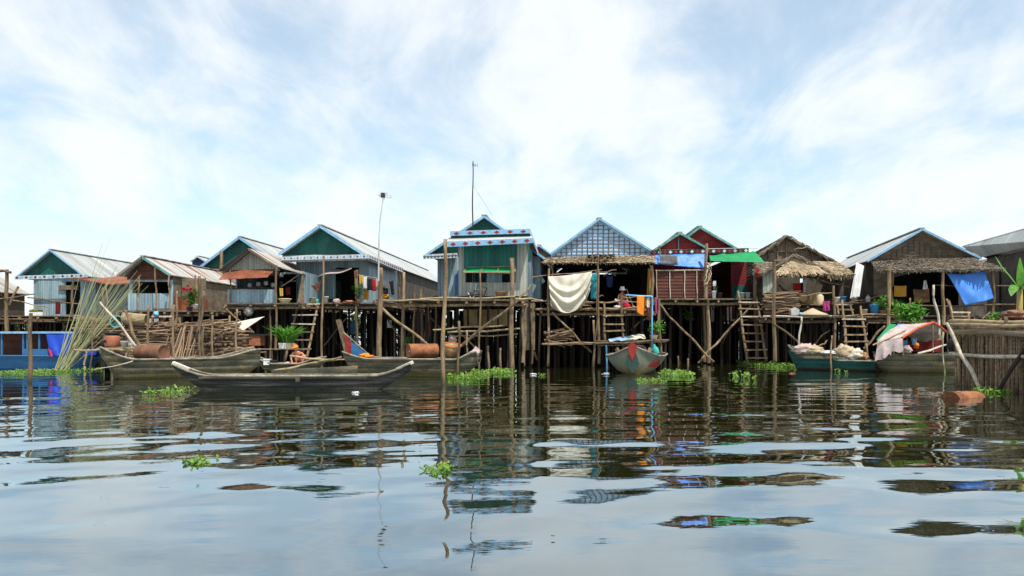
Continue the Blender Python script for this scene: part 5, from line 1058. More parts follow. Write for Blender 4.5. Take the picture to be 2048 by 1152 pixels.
o = P(507,691,39); st_ = thing('brick_stove', 'square brown brick stove with a dark iron top, under the slanting plank', 'stove', o); obj('stove_body', MB().box(o.x-.48,o.x+.42,o.y-.3,o.y+.4,o.z,o.z+.48), m['clay'], st_); obj('stove_top', MB().box(o.x-.58,o.x+.66,o.y-.36,o.y+.46,o.z+.483,o.z+.56), m['plastic_dark'], st_); obj('fire_hole', MB().box(o.x-.28,o.x-.12,o.y-.33,o.y-.303,o.z+.1,o.z+.3), m['black'], st_)
pf = thing('low_platform', 'low plank platform under the round green plant and the ladder', 'platform', (PX(530,39),39,0))
mb = MB()
for k in range(10): mb.bar(P(428,699,38+k*.22), P(622,697.5,38+k*.22), .19, .05)
obj('planks', mb, m['plank'], pf)
for x in (437,468,531,543,600): obj('platform_post', MB().beam((PX(x,38.2),38.2,-.5), (PX(x,38.2),38.2,PZ(700,38.2)), .06, .05, 7, 4, .02), m['post'], pf, True)
plant('round_green_plant', 574, 693, 38.6, 56, 46, m['leafbright'], 'lush bright green plant in white planters beside the porch ladder', 150, .4, .12, 'grass', potmat=None)
for x, lab in ((567,'square white planter box under the lush green plant, left one'),(583,'square cream planter box under the lush green plant, half behind the ladder')):
    o = P(x,697,38.4); solo('planter_box', MB().slab([(o.x-.17,o.y-.15,o.z),(o.x+.17,o.y-.15,o.z),(o.x+.2,o.y-.18,o.z+.27),(o.x-.2,o.y-.18,o.z+.27)], (0,.34,0)), m['plastic_white'] if x < 570 else m['cloth_beige'], lab, 'planter')
o = P(497,622,42.3); wh = thing('bicycle_wheel', 'dark spoked wheel hanging under the tin half wall', 'wheel', o); mb = MB().lathe(o, [(.24,-.02),(.28,-.02),(.28,.02),(.24,.02)], (0,1,0), 22); obj('tyre', mb, m['black'], wh)
mb = MB()
for k in range(8): a = k*math.pi/8; mb.beam(o+V((.24*math.cos(a),0,.24*math.sin(a))), o-V((.24*math.cos(a),0,.24*math.sin(a))), .008, n=4)
obj('spokes', mb, m['tin'], wh)
# ---------------------------------------------------------------- porch things, hut D and house E
pot('metal_basin', 570, 607, 42.9, 24, 9, m['enamel'], 'wide cream enamel basin on the hut porch edge', 'basin', 'basin')
hang('hung_cloth', 559, 576, 566, 592, 43.2, m['cloth_yellow'], 'mustard yellow towel hanging beside the porch post of the rust awning hut'); hang('hung_cloth', 571, 574, 580, 590, 43.6, m['cloth_darkred'], 'dark red shirt hanging in the shade beside the mustard towel')
for (x, y, lab) in ((563,549,'round tin lid hung high on the dark porch wall'),(546,570,'shiny pan hung nearest the half wall\'s end'),(532,566,'upturned pot on the kitchen shelf, middle one'),(517,568,'upturned pot on the kitchen shelf beside the awning post'),(500,570,'small bright pot on the dim kitchen shelf')):
    pot('kitchen_pot', x, y+5, 43.8, 9, 8, m['tin'], lab, 'pot', 'pot')
o = P(602,604,42.4); solo('upright_plank', MB().slab([P(594,606,42.3), P(608,606,42.3), P(607,552,42.3), P(604,550,42.3)], (0,.08,0)), m['plank'], 'wide tapering grey plank standing on end left of the pink curtain', 'plank')
for (x, w_, h_, mt, kd, lab, ct) in ((609,6,8,'clay','pot','small red clay jar on the porch at the plank\'s foot','jar'),(617,11,11,'stone','bucket','squat grey bucket under the blue shutter','bucket'),(627,9,11,'plastic_beige','bucket','beige pail standing right of the squat grey bucket','bucket'),
       (634,7,10,'plastic_teal','jug','teal jug at the foot of the porch post','jug'),(652,11,13,'plastic_white','bucket','tall white bucket in front of the tin wall by the door','bucket'),(662,11,9,'plastic_dark','bucket','black bucket at the left door jamb','bucket')):
    pot('porch_'+('bucket' if kd == 'bucket' else 'jar' if kd == 'pot' else 'jug'), x, 606, 45, w_, h_, m[mt], lab, ct, kd)
sack('sack', 674, 607, 44.9, 13, 9, m['cloth_pinkish'], 'lumpy pinkish sack on the porch in front of the dark door', 'sack'); sack('earth_mound', 699, 607, 44.9, 26, 6, m['clay'], 'low reddish heap on the porch floor by the door', 'heap')
plant('potted_shrub', 717, 604, 44.6, 20, 26, m['leaf'], 'green potted shrub under the laundry line', 180, .2, .06, potmat=m['claybrown'], potw=9, poth=6)
solo('laundry_line', MB().tube([P(714,549,44.7),P(725,551,44.7),P(740,554,44.7),P(759,556,44.7)], [.008]*4, 5), m['rope'], 'laundry line from the porch post to the thick pole', 'line')
for (x0, y0, x1, y1, mt, lab) in ((718,550,727,568,'cloth_yellow','yellow shirt pegged at the left end of the laundry line'),(727,553,734,577,'cloth_white','white shirt pegged between the yellow and black clothes'),(734,557,746,580,'cloth_blackc','black shirt on the laundry line'),(744,558,752,582,'cloth_red','dark red shirt next to the black one on the line'),(751,557,757,574,'cloth_pinkish','pale pink cloth at the right end of the laundry line')):
    hang('hung_shirt', x0, y0, x1, y1, 44.65, m[mt], lab, amp=.06)
cloth('hung_shirt', P(764,560,44.4), P(776,562,44.4), P(781,577,44.4), P(763,574,44.4), m['cloth_greyc'], 'grey jacket hanging right of the thick pole', 'clothing', .06, 1)
hang('hung_shirt', 764, 574, 776, 588, 44.5, m['cloth_blackc'], 'black trousers hanging below the grey jacket'); hang('rice_sack', 727, 577, 737, 599, 44.9, m['cloth_mustard'], 'mustard yellow sack hung below the white shirt', 'sack')
cloth('hung_shirt', P(778,562,45.5), P(786,560,45.5), P(789,588,45.5), P(783,590,45.5), m['cloth_blackc'], 'long black coat hung by the corner of the tin wall', 'clothing', .05, 1)
sack('rice_sack', 772, 599, 44.8, 12, 12, m['cloth_mustard'], 'small orange brown bag standing on the porch behind the thick pole', 'bag')
cloth('hammock', P(621,571,44.3), P(643,560,44.3), P(637,582,44.3), P(631,580,44.3), m['cloth_brownc'], 'dark brown hammock slung between the blue shutter and the porch post', 'hammock', .06, 1, .1)
cloth('rag_bundle', P(709,541,44.8), P(716,540,44.7), P(715,556,44.6), P(708,553,44.7), m['cloth_brownc'], 'knotted brown rags on top of the porch post by the door', 'rags', .1, 2)
hang('hung_cloth', 111, 602, 121, 628, 55.6, m['cloth_darkred'], 'dark red cloth hanging left of the door of the far left teal gabled house', 'cloth')
solo('storage_box', MB().slab([P(60,633,53.5),P(85,633,53.5),P(86,624,53.5),P(59,624,53.5)], (0,.6,0)), m['plastic_white'], 'long white box on the deck of the far left teal gabled house', 'box')
sack('net_bundle', 72, 625, 53.8, 24, 7, m['cloth_olive'], 'green net heap on the long white box', 'net', .3)
for (x, w_, mt, lab) in ((302,18,'tin','pale grey crate on the rack behind the little rack ladder'),(283,14,'cloth_olive','olive green crate beside the rolled bamboo mat')):
    solo('crate', MB().slab([P(x-w_/2,650,36.9),P(x+w_/2,650,36.9),P(x+w_/2,637,36.9),P(x-w_/2,637,36.9)], (0,.35,0)), m[mt], lab, 'crate')
pot('enamel_bowl', 392, 617, 43.5, 12, 8, m['plastic_white'], 'white bowl on the hut deck beside the red flowering plant', 'bowl', 'basin')
pot('enamel_bowl', 430, 612, 54.2, 11, 7, m['plastic_white'], 'white bowl far back on the deck under the small rust awning, left one', 'bowl', 'basin'); sack('plastic_bag', 442, 612, 54.2, 9, 8, m['cloth_white'], 'white bag far back on the deck beside the white bowl', 'bag', .2)
hang('hung_net', 700, 642, 716, 668, 52, m['pipe_blue'], 'pale blue lattice panel hanging in the dark under the laundry house', 'panel', .03, 1); hang('hung_sheet', 774, 640, 783, 655, 50, m['cloth_white'], 'white sheet glimpsed in the dark under the laundry house', 'sheet', .03, 1)
plant('hanging_weed', 1378, 640, 46, 26, 16, m['leafbright'], 'bright weed glimpsed between the stilts under the red gabled house', 70, .3, .12)
# ---------------------------------------------------------------- centre platform
bk = P(955,596,36.9); ch = thing('cycle_frame', 'tangled blue and black metal frame on the deck of the tall tin house', 'frame', bk)
for a, b_ in (((942,590),(958,570)),((958,570),(974,576)),((974,576),(968,592)),((942,590),(968,592)),((948,580),(972,582)),((952,568),(950,593))): obj('frame_tube', MB().beam(P(*a,36.95), P(*b_,37.1), .025, n=6), m['plastic_dark' if b_[0] > 955 else 'pipe_blue'], ch)
sack('net_bundle', 951, 596, 37.0, 30, 12, m['plastic_dark'], 'dark net heap under the tangled metal frame', 'net', .3); cloth('rag_bundle', P(935,585,36.9), P(946,588,36.9), P(950,595,36.7), P(940,594,36.7), m['cloth_white'], 'white and blue rag beside the dark net heap on the deck', 'rag', .05, 1)
pot('wicker_basket', 1002, 594, 37, 24, 10, m['basket'], 'dark wicker basket of sticks on the deck beside the trunk pole', 'basket', 'basin')
cloth('iron_sheet', P(856,598,37), P(872,590,37.2), P(884,597,37.8), P(868,599,37.6), m['rustwall'], 'rusty scrap sheet lying on the bamboo deck', 'sheet', .02, 1, 0)
hang('hung_cloth', 853, 645, 861, 670, 38.5, m['cloth_brownc'], 'brown sackcloth hanging under the bamboo deck', 'cloth'); sack('sack', 905, 684, 37.5, 16, 14, m['cloth_pinkish'], 'pale lilac sack under the deck behind the basket', 'sack'); 
plant('hanging_weed', 812, 690, 40, 20, 10, m['leafbright'], 'small green weed growing under the bamboo deck', 50, .2, .1)
# antennas
a = thing('aerial', 'thin aerial mast behind the tall tin house with a small tip array', 'aerial', P(946,466,40)); obj('mast', MB().beam(P(946,470,40), P(946,322,40), .035, .022, 6, 8, .03), m['post_dark_shade'], a)
obj('boom', MB().beam(P(945,330,40), P(956,331.5,40), .02, n=5), m['tin'], a)
for x in (945,948,951,955): obj('element', MB().beam(P(x,329,40)+V((0,-.25,0)), P(x,331,40)+V((0,.25,0)), .012, n=4), m['tin'], a)
obj('guy_wire', MB().tube([P(946,370,40),P(965,400,41),P(985,432,42)], [.006]*3, 4), m['post_dark_shade'], a)
a = thing('aerial', 'tall bent aerial mast with a tangled head, fixed to the laundry pole', 'aerial', P(757,560,36.2)); obj('mast', MB().tube([P(757,562,35.7),P(757.5,520,35.7),P(758,478,35.7),P(760,440,35.7),P(766,400,35.7),P(766,392,35.7)], [.04,.035,.03,.024,.02,.018], 6), m['tin'], a)
obj('tuner_box', MB().box(PX(762,35.7),PX(770,35.7),35.62,35.78,PZ(395,35.7),PZ(386,35.7)), m['plastic_dark'], a)
def loop(pts, r=.012): 
    return MB().tube([P(x,y,35.7+dy) for x,y,dy in pts], [r]*len(pts), 5)
obj('dipole_loop', loop([(769,388,0),(783,391,.05),(784.5,396,.1),(771,394,.1),(769,391,0)]), m['tin'], a)
for pts in ([(757,388,-.2),(775,391,.2)],[(758,394,.2),(774,385,-.2)],[(761,383,0),(770,399,0)],[(764,381,.1),(766,386,0)],[(756,391,0),(777,387,.1)]): obj('element', loop([(x,y,d_) for x,y,d_ in pts], .014), m['tin'], a)
# ---------------------------------------------------------------- house G things
TLs, TRs = P(1096,553,38.1), P(1184,543,38.1)
def sheetfn(u, v):
    bot = .70+.26*math.sin(math.pi*min(max((u+.02)/.95,0),1))**.7 if u < .86 else .84-(u-.86)*2.6
    p = TLs.lerp(TRs,u); drop = 1.84*v*min(1,bot+.02)
    c_ = (2*u-.95); f = .21*math.sin(19*(v+.42*c_*c_+.12*noise.noise(V((u*2,v*2,6)))))*(.35+.65*v)+.15*math.sin(24*u+5*v*c_)*max(0,.55-v)+.09*noise.noise(V((u*7+v*2,v*4,1)))
    return p+V((.22*v*(.5-u)*1.2, -.12*v-.95*f*(.25+v*.6)-.10*math.sin(math.pi*v), -drop-.05*math.sin(math.pi*u)))
solo('cream_sheet', MB().grid(sheetfn, 60, 36, .012), m['cloth_cream'], 'large cream sheet hung in folds over the porch line', 'sheet', None, True)
hang('hung_cloth', 1181, 546, 1197, 598, 38.55, m['cloth_teal2'], 'teal blue cloth hanging right behind the cream sheet', 'cloth', .05, 2)
cloth('printed_cloth', P(1296,536,39.2), P(1302,534,39.2), P(1303,592,39.2), P(1294,590,39.2), M('green_orange_print', (.22,.24,.05), .85, (.46,.14,.03), (3,3,3), thr=(.48,.52), trans=.2), 'green and orange printed cloth tied to the porch post', 'cloth', .12, 1)
solo('water_pipe', MB().tube([P(1252,590,37.6),P(1280,592,37.6),P(1302,592.5,37.6),P(1304,593.5,37.6),P(1304.5,598,37.6),P(1304,640,37.6),P(1304,702,37.6)], [.04]*7, 10), m['pipe_blue'], 'bent light blue plastic pipe used as a clothes rail', 'pipe', None, True)
solo('water_pipe', MB().beam(P(1213,690,37.7), P(1214,735,37.7)+V((0,0,-.3)), .04, n=8), m['pipe_blue'], 'short upright blue pipe beside the bow on boat', 'pipe', None, True)
cloth('orange_cloth', P(1274,592,37.5), P(1289,592,37.5), P(1287,632,37.4), P(1274,625,37.4), m['cloth_orange'], 'bright orange patterned cloth on the blue pipe', 'cloth', .05, 1, 0)
cloth('orange_cloth', P(1287,594,37.7), P(1289.5,594,37.7), P(1291,622,37.7), P(1287,624,37.7), M('deep_orange_cloth', (.75,.10,.02), .85, trans=.2), 'deep orange cloth edge behind the bright orange one', 'cloth', .03, 1, 0)
for (x0,x1,y1,mt,lab) in ((1290,1293.5,612,'cloth_olive','narrow olive cloth on the blue pipe right of the orange ones'),(1293.5,1299,615,'cloth_cream','narrow cream cloth on the blue pipe near its bend')): hang('hung_cloth', x0, 594, x1, y1, 37.65, m[mt], lab, 'cloth', .03, 1)
hang('hung_cloth', 1310, 594, 1314, 628, 37.9, m['cloth_magenta'], 'thin magenta cloth hanging just right of the blue pipe', 'cloth', .03, 1)
hang('rag_bundle', 1294, 612, 1304, 640, 37.75, m['cloth_brownc'], 'dark brown rag on the blue pipe\'s upright', 'rag', .08, 1)
cloth('hung_shirt', P(1212,550,40.5), P(1226,550,40.5), P(1225,574,40.5), P(1214,574,40.5), m['cloth_navyc'], 'dark shirt on a hanger in the shaded porch', 'clothing', .05, 1)
solo('clothes_hanger', MB().tube([P(1207,553,40.42),P(1211,549,40.42),P(1219,546,40.42),P(1227,548,40.42),P(1231,552,40.42)], [.035]*5, 6), m['cloth_greyc'], 'grey sleeves of hanger above the dark shirt', 'hanger', None, True)
cloth('tarp_sheet', P(1216,679,37.6), P(1262,672,38.4), P(1266,680,37.7), P(1220,683,37.3), M('pale_blue_sheet', (.30,.48,.68), .6, trans=.1), 'pale blue sheet spread on the landing beside the ladder', 'sheet', .04, 2, -.03)
cloth('canvas_sheet', P(1256,673,38.2), P(1288,669,38.6), P(1292,677,37.9), P(1262,680,37.6), m['cloth_cream'], 'cream cloth spread on the landing left of the plant', 'cloth', .05, 2, -.05)
plant('landing_plant', 1308, 678, 38.2, 40, 26, m['leafbright'], 'leafy green plant in a tan pot on the landing by the blue pipe', 160, .22, .09, potmat=m['plastic_beige'], potw=16, poth=8)
sack('rag_bundle', 1235, 617, 38.9, 14, 6, m['cloth_white'], 'pale rags on the porch edge below the woman', 'rags', .15); sack('rag_bundle', 1254, 616, 38.9, 14, 8, m['cloth_red'], 'red and brown rags on the porch edge right of the pale ones', 'rags', .15)
solo('paper_bag', MB().slab([P(1229,600,39.0),P(1235,604,39.0),P(1237,600.5,39.0),P(1231,597,39.0)], (0,.12,0)), m['plastic_white'], 'small white packet beside the woman in the white hat', 'packet')
solo('broom', MB().beam(P(1253,578,39.6), P(1266,612,39.4), .022, n=6).beam(P(1266,612,39.4), P(1268,617,39.38), .06, .09, 8), m['bamboo'], 'thin broom leaning beside the woman in the white hat', 'broom')
# ---------------------------------------------------------------- house H things
def tarpfn(A0, A1, B0, B1, amp, seed):
    A0, A1, B0, B1 = map(V, (A0,A1,B0,B1))
    return lambda u,v: A0.lerp(A1,u).lerp(B0.lerp(B1,u),v)+V((0,-amp*.8*noise.noise(V((u*6,v*2.5,seed))),amp*(.55*noise.noise(V((u*5,v*3,seed+4)))*(1-.6*v)+.35*noise.noise(V((u*14,v*5,seed)))-.03*math.sin(u*9+seed)*v)))
solo('tarp_sheet', MB().grid(tarpfn(P(1309,510,42.4), P(1410,508,42.4), P(1309,528,41.9), P(1411,537,41.9), .05, 2), 40, 12, .02), m['bluetarp'], 'blue tarp slung as an awning over the slatted screen', 'tarp', None, True)
solo('tarp_sheet', MB().grid(tarpfn(P(1316,515,42.3)+V((0,-.5,.1)), P(1350,516,42.2)+V((0,-.5,.1)), P(1320,528,41.75), P(1356,530,41.75), .1, 7), 14, 6, .02), m['cloth_greyc'], 'torn dark grey plastic lying on the blue awning tarp', 'plastic', None, True)
solo('tarp_sheet', MB().grid(tarpfn(P(1418,511,42.5), P(1509,503,42.6), P(1420,522,41.9), P(1530,525,41.6), .08, 5), 40, 12, .02), m['greentarp'], 'green tarp slung as an awning over the dark doorway', 'tarp', None, True)
rp = [P(1413+6*math.sin(k*.7)+(k%3)*2, 525+22*(1-math.cos(k*.55)), 41.5+.03*k%.1) for k in range(22)]
solo('rope_coil', MB().tube(rp, [.02]*22, 5), m['rope'], 'coil of pale rope hung on the post between blue and green tarps', 'rope', None, True)
pot('paint_bucket', 1428, 597, 41.7, 9, 15, m['plastic_white'], 'white bucket with a plant at the screen\'s right edge', 'bucket'); plant('bucket_plant', 1428, 583, 41.7, 9, 12, m['leaf'], 'small dark plant growing in the white bucket by the doorway', 40, .12, .06)
solo('mirror', MB().slab([P(1426,572,41.9),P(1432,572,41.9),P(1432,562,41.9),P(1426,562,41.9)], (0,.03,0)), m['cloth_white'], 'small white board hung above the bucket plant', 'board')
pot('paint_bucket', 1439, 597, 41.8, 10, 11, m['plastic_dark'], 'black bucket beside the white bucket at the doorway', 'bucket')
for (x,lab) in ((1484,'pale blue white pail at the head of the long ladder, left of two'),(1496,'pale blue white pail at the head of the long ladder, right of two')): pot('pail', x, 596, 41.9, 11, 11, M('pale_pail', (.42,.50,.54), .5), lab, 'bucket')
hang('hung_shirt', 1512, 538, 1519, 556, 41.3, m['cloth_red'], 'red shirt hanging behind the ladder post under the green tarp'); hang('hung_shirt', 1503, 546, 1510, 566, 41.9, m['cloth_navyc'], 'dark blue shirt hanging left of the red shirt by the ladder post')
# ---------------------------------------------------------------- house I things
hang('hung_cloth', 1586, 566, 1602, 587, 42.0, m['cloth_red'], 'red cloth hanging inside the thatched house opening', 'cloth'); hang('hung_cloth', 1606, 559, 1612, 590, 42.2, m['cloth_white'], 'narrow white cloth at the edge of the thatched house opening', 'cloth', .02, 1)
o = P(1606,595,41.1); bt = thing('round_tray', 'round brown woven tray leaning on the thatched house half wall', 'tray', o-V((0,0,.26))); obj('tray_base', MB().lathe(o, [(.02,0),(.25,0),(.25,.03),(.02,.03)], (0,-1,.15), 20), m['basket'], bt); obj('tray_rim', MB().lathe(o, [(.24,-.01),(.27,-.01),(.27,.06),(.24,.06)], (0,-1,.15), 20), m['stick'], bt)
pot('water_jug', 1640, 611, 40, 14, 26, m['plastic_beige'], 'large tan jug hanging by the thatched porch rail', 'jug', 'jug'); 
hang('hung_cloth', 1646, 602, 1660, 622, 39.6, m['cloth_magenta'], 'magenta checked cloth hung on the thatched porch rail', 'cloth', .06, 2)
o = P(1625,631,39.3); solo('sack_cone', MB().lathe(o, [(.8,0),(.62,.10),(.35,.2),(.12,.32),(.03,.36)], (0,0,1), 18), m['cloth_beige'], 'tan cone of spread grain sheet on the low thatched platform', 'sheet', None, True)
sack('rag_bundle', 1650, 631, 39.2, 16, 6, m['cloth_blackc'], 'black rag beside the tan cone on the low platform', 'rag', .15)
o = P(1589,631,39.4); solo('storage_box', MB().slab([(o.x-.2,o.y-.15,o.z),(o.x+.16,o.y-.15,o.z),(o.x+.2,o.y-.15,o.z+.28),(o.x,o.y-.15,o.z+.4),(o.x-.22,o.y-.15,o.z+.28)], (0,.3,0)), m['tin'], 'small grey tin box like a birdhouse beside the tan cone', 'box')
sack('plastic_bag', 1601, 631, 39.1, 7, 6, m['pipe_blue'], 'tiny blue plastic bag between the tin box and the tan cone', 'bag', .1)
for (x,w_,h_,mt,kd,lab) in ((1674,11,9,'plastic_white','basin','small white bowl on the shelf by the tiny ladder'),(1686,13,11,'plastic_blue','bucket','pale blue tub beside the white bowl by the tiny ladder'),(1708,13,8,'tin','basin','tin basin at the foot of the hanging white sheet'),(1736,9,14,'tin','jug','pale metal jug on the leaf house ledge')):
    pot('porch_bowl' if kd == 'basin' else 'porch_tub' if kd == 'bucket' else 'metal_jug', x, 604, 40.6, w_, h_, m[mt], lab, 'bowl' if kd == 'basin' else 'tub' if kd == 'bucket' else 'jug', kd)
solo('porch_shelf', MB().slab([P(1664,605,40.2),P(1750,604,40.2),P(1750,606,40.2),P(1664,607,40.2)], (0,.9,0)), m['plank'], 'plank shelf between the thatched house and the leaf house', 'shelf')
cloth('white_sheet', P(1713,525,41.0), P(1728,532,40.8), P(1719,594,40.3), P(1700,597,40.3), m['cloth_white'], 'tall white plastic sheet hanging at the corner of the leaf house', 'sheet', .06, 2, 0)
# ---------------------------------------------------------------- house J things
cloth('tarp_sheet', P(1893,546,38.9), P(1968,541,38.9), P(1988,596,38.5), P(1932,609,38.4), m['bluetarp'], 'big bright blue tarp hung under the thatched porch', 'tarp', .13, 1.2, .10, nu=36, nv=24)
hang('hung_cloth', 1788, 571, 1813, 593, 39.6, m['cloth_mustard'], 'mustard cloth hanging in the leaf house porch', 'cloth', .05, 1.5); cloth('printed_cloth', P(1826,578,39.6), P(1858,576,39.6), P(1859,604,39.6), P(1829,605,39.6), M('brown_striped_cloth', (.36,.16,.035), .85, (.12,.07,.04), (1,1,6), trans=.2), 'brown striped cloth hanging right of the mustard cloth', 'cloth', .05, 1.5)
hang('hung_shirt', 1748, 590, 1768, 604, 39.7, m['cloth_blackc'], 'black cloth hanging low on the leaf house wall', 'cloth', .05, 1)
cloth('plastic_bag', P(1848,560,39.5), P(1852,560,39.5), P(1855,577,39.4), P(1846,578,39.4), m['cloth_white'], 'white plastic bag hung up in the leaf house porch', 'bag', .08, 1.5)
pot('plastic_tub', 1749, 629, 38.9, 18, 20, m['plastic_blue'], 'blue tub on the platform beside the potted herbs', 'tub'); pot('plastic_tub', 1729, 630, 38.9, 12, 11, m['plastic_beige'], 'small cream tub left of the blue tub on the platform', 'tub')
plant('potted_herb', 1768, 630, 38.8, 30, 28, m['leafbright'], 'bushy green herbs in a dark pot beside the blue tub', 170, .24, .07, potmat=m['claybrown'], potw=22, poth=10); plant('potted_herb', 1792, 630, 38.8, 24, 26, m['leaf'], 'spiky green herbs in a clay pot behind the porch post', 80, .25, .05, 'grass', potmat=m['clay'], potw=16, poth=10)
plant('leafy_bush', 1815, 654, 36.8, 62, 40, m['leafbright'], 'bright leafy bush behind the covered boat', 420, .32, .13)
plant('leafy_bush', 1993, 640, 33, 24, 12, m['leafbright'], 'low green bush behind the top rail of the woven fence', 90, .22, .1)
# ---------------------------------------------------------------- floating plants
for a in ((0,118,746,9,'long mat of green water hyacinth below the blue boat',150,.13,.16),(145,182,742,8,'small hyacinth cluster at the tail of the blue boat',40,.13,.15),(305,345,786,12,'sparse hyacinth sprig off the prow of the black canoe',16,.15,.22),(345,372,783,8,'few floating leaves close to the black canoe\'s bow',10,.14,.15),
          (893,975,751,17,'bright hyacinth clump around the poles at the basket boat\'s stern',170,.17,.24),(975,1030,744,10,'narrow hyacinth patch at the foot of the thick trunk pole',60,.15,.18),(1322,1385,750,10,'hyacinth clump right of the bow on boat',90,.17,.24),(1270,1330,762,5,'thin floating weed in front of the bow on boat',26,.16,.08),
          (1494,1598,731,15,'large bright hyacinth mat at the foot of the long ladder',230,.16,.22),(1470,1500,756,10,'small hyacinth sprig in front of the long ladder',20,.17,.3),(1680,1690,746,5,'tiny yellow green sprig at the green boat\'s side',6,.14,.2),(1960,1995,784,9,'hyacinth sprig between half sunk barrel and fence',34,.13,.16),
          (378,418,924,16,'floating hyacinth sprig alone on open water, farther left',15,.07,.07),(852,904,942,20,'floating hyacinth sprig alone on open water under the tall pole',22,.075,.08),(1080,1086,751,5,'tiny green leaf cluster afloat near the house with the sheet',6,.12,.1)): hyacinth(a[0],a[1],a[2],a[3],a[4],a[5],a[6],a[7])
for (x,y,mt,lab) in ((1212,748,'cloth_white','white plastic scrap floating left of the bow on boat'),(1066,749,'cloth_white','white plastic scrap floating near the little green leaves'),(1583,748,'clay','red brown scrap floating beside the large hyacinth mat'),(710,786,'cloth_white','white scrap floating off the black canoe\'s stern'),(1106,1076,'lime','single yellow green leaf afloat nearest the viewer')):
    Yw = F*H/(y-HZ); c = P(x,y,Yw); c.z = .02; s_ = .006*Yw**.75*(.45 if mt == 'lime' else 1); solo('floating_leaf' if mt == 'lime' else 'plastic_scrap', MB().ball(c, (s_*1.4,s_,s_*.35), 14, 9, 1.1), m[mt], lab, 'leaf' if mt == 'lime' else 'litter', None, True)
# ---------------------------------------------------------------- people
def skin_body(name, joints, bones, root_i, mat, parent):
    me = bpy.data.meshes.new(name); ks = list(joints); me.from_pydata([tuple(V(joints[k][0])-WL[parent.name]) for k in ks], [(ks.index(a), ks.index(b)) for a, b in bones], [])
    o = bpy.data.objects.new(name, me); C.objects.link(o); o.parent = parent; WL[o.name] = WL[parent.name].copy()
    sm = o.modifiers.new('skin', 'SKIN')
    if not me.skin_vertices: 
        bpy.context.view_layer.objects.active = o
    for i, k in enumerate(ks):
        r = joints[k][1]; me.skin_vertices[0].data[i].radius = (r, r)
        me.skin_vertices[0].data[i].use_root = (k == root_i)
    o.modifiers.new('subsurf', 'SUBSURF').levels = 1; o.modifiers['subsurf'].render_levels = 2; me.materials.append(mat); sm.use_smooth_shade = True
    return o
def hand(J, B, wrist, key, d, side, scale=1.0):
    """palm and five bent fingers growing out of the wrist joint"""
    w = V(J[wrist][0]); d = V(d).normalized(); side = V(side).normalized(); dn = d.cross(side).normalized()
    if dn.z > 0: dn = -dn
    s = scale; J[key+'p'] = (w+d*.055*s, .022*s); B.append((wrist, key+'p'))
    for i, (off, L) in enumerate(((-.026,.060),(-.009,.072),(.009,.068),(.025,.052))):
        b = w+d*.085*s+side*off*s; J[key+f'{i}a'] = (b, .0095*s); J[key+f'{i}b'] = (b+d*L*.5*s+dn*.008*s, .0085*s); J[key+f'{i}c'] = (b+d*L*.85*s+dn*.035*s, .007*s)
        B += [(key+'p', key+f'{i}a'), (key+f'{i}a', key+f'{i}b'), (key+f'{i}b', key+f'{i}c')]
    b = w+d*.035*s-side*.035*s; J[key+'ta'] = (b, .011*s); J[key+'tb'] = (b+d*.045*s-side*.012*s+dn*.012*s, .009*s); B += [(wrist, key+'ta'), (key+'ta', key+'tb')]
def head(parent, c, r, face, mat, hair=None):
    c = V(c); f = V(face).normalized(); s = f.cross(V((0,0,1))).normalized(); u = s.cross(f); mb = MB(); n, mm = 16, 12; vs = []; fs = []
    for i in range(mm+1):
        th = math.pi*(.015+.97*i/mm)
        for k in range(n):
            a = 2*math.pi*k/n; x, y, z = math.sin(th)*math.cos(a), math.sin(th)*math.sin(a), math.cos(th)   # x to the face
            q = 1.0; jaw = max(0,-z); x2 = x*(1-.10*jaw); y2 = y*.80*(1-.25*jaw)
            if x > .8 and -.32 < z < .12: q += .16*(1-abs(y)/.6)*(.5-z)                                     # nose
            if x > .6 and .05 < z < .3 and .18 < abs(y) < .5: q -= .06                                      # eye sockets
            if x > .75 and -.62 < z < -.4: q += .05                                                         # lips
            if abs(y) > .9 and -.25 < z < .2: y2 *= 1.18                                                    # ears
            vs.append(c+(f*x2*q+s*y2+u*z*1.22)*r)
    for i in range(mm):
        for k in range(n): fs.append((i*n+k, (i+1)*n+k, (i+1)*n+(k+1)%n, i*n+(k+1)%n))
    fs += [tuple(range(n)), tuple(mm*n+k for k in range(n-1,-1,-1))]
    h = obj('head', mb.add(vs, fs), mat, parent, True)
    for sg in (-1,1): obj('eye', MB().ball(c+f*r*.86+s*sg*r*.32+u*r*.16, r*.11, 8, 6), m['black'], h)
    obj('mouth', MB().ball(c+f*r*.92-u*r*.5, V((r*.2,r*.08,r*.05)), 8, 5), m['clay'], h)
    return s, u
# child crouching in the small boat
c = P(596,727,34.1); t = thing('person', 'child in an orange cap crouching in the small boat, bare arms and legs', 'person', c+V((0,0,-.03)))
def q(x, y, z): return c+V((x,y,z))
J = {'pel':(q(.06,.16,.14),.115),'sp':(q(.02,.10,.30),.105),'ch':(q(-.03,.0,.44),.12),'nk':(q(-.06,-.06,.53),.05),'hb':(q(-.07,-.10,.58),.05),
     'ls':(q(-.20,.0,.45),.055),'le':(q(-.27,-.12,.25),.04),'lw':(q(-.19,-.26,.09),.028),'rs':(q(.14,-.01,.46),.055),'re':(q(.28,-.08,.34),.04),'rw':(q(.12,-.22,.27),.028),
     'lh':(q(-.05,.12,.14),.09),'lk':(q(-.06,-.20,.33),.065),'la':(q(-.03,-.12,.03),.04),'lt':(q(-.05,-.26,.0),.03),'rh':(q(.16,.12,.14),.09),'rk':(q(.33,-.10,.36),.065),'ra':(q(.22,-.16,.04),.04),'rt':(q(.24,-.30,.0),.03)}
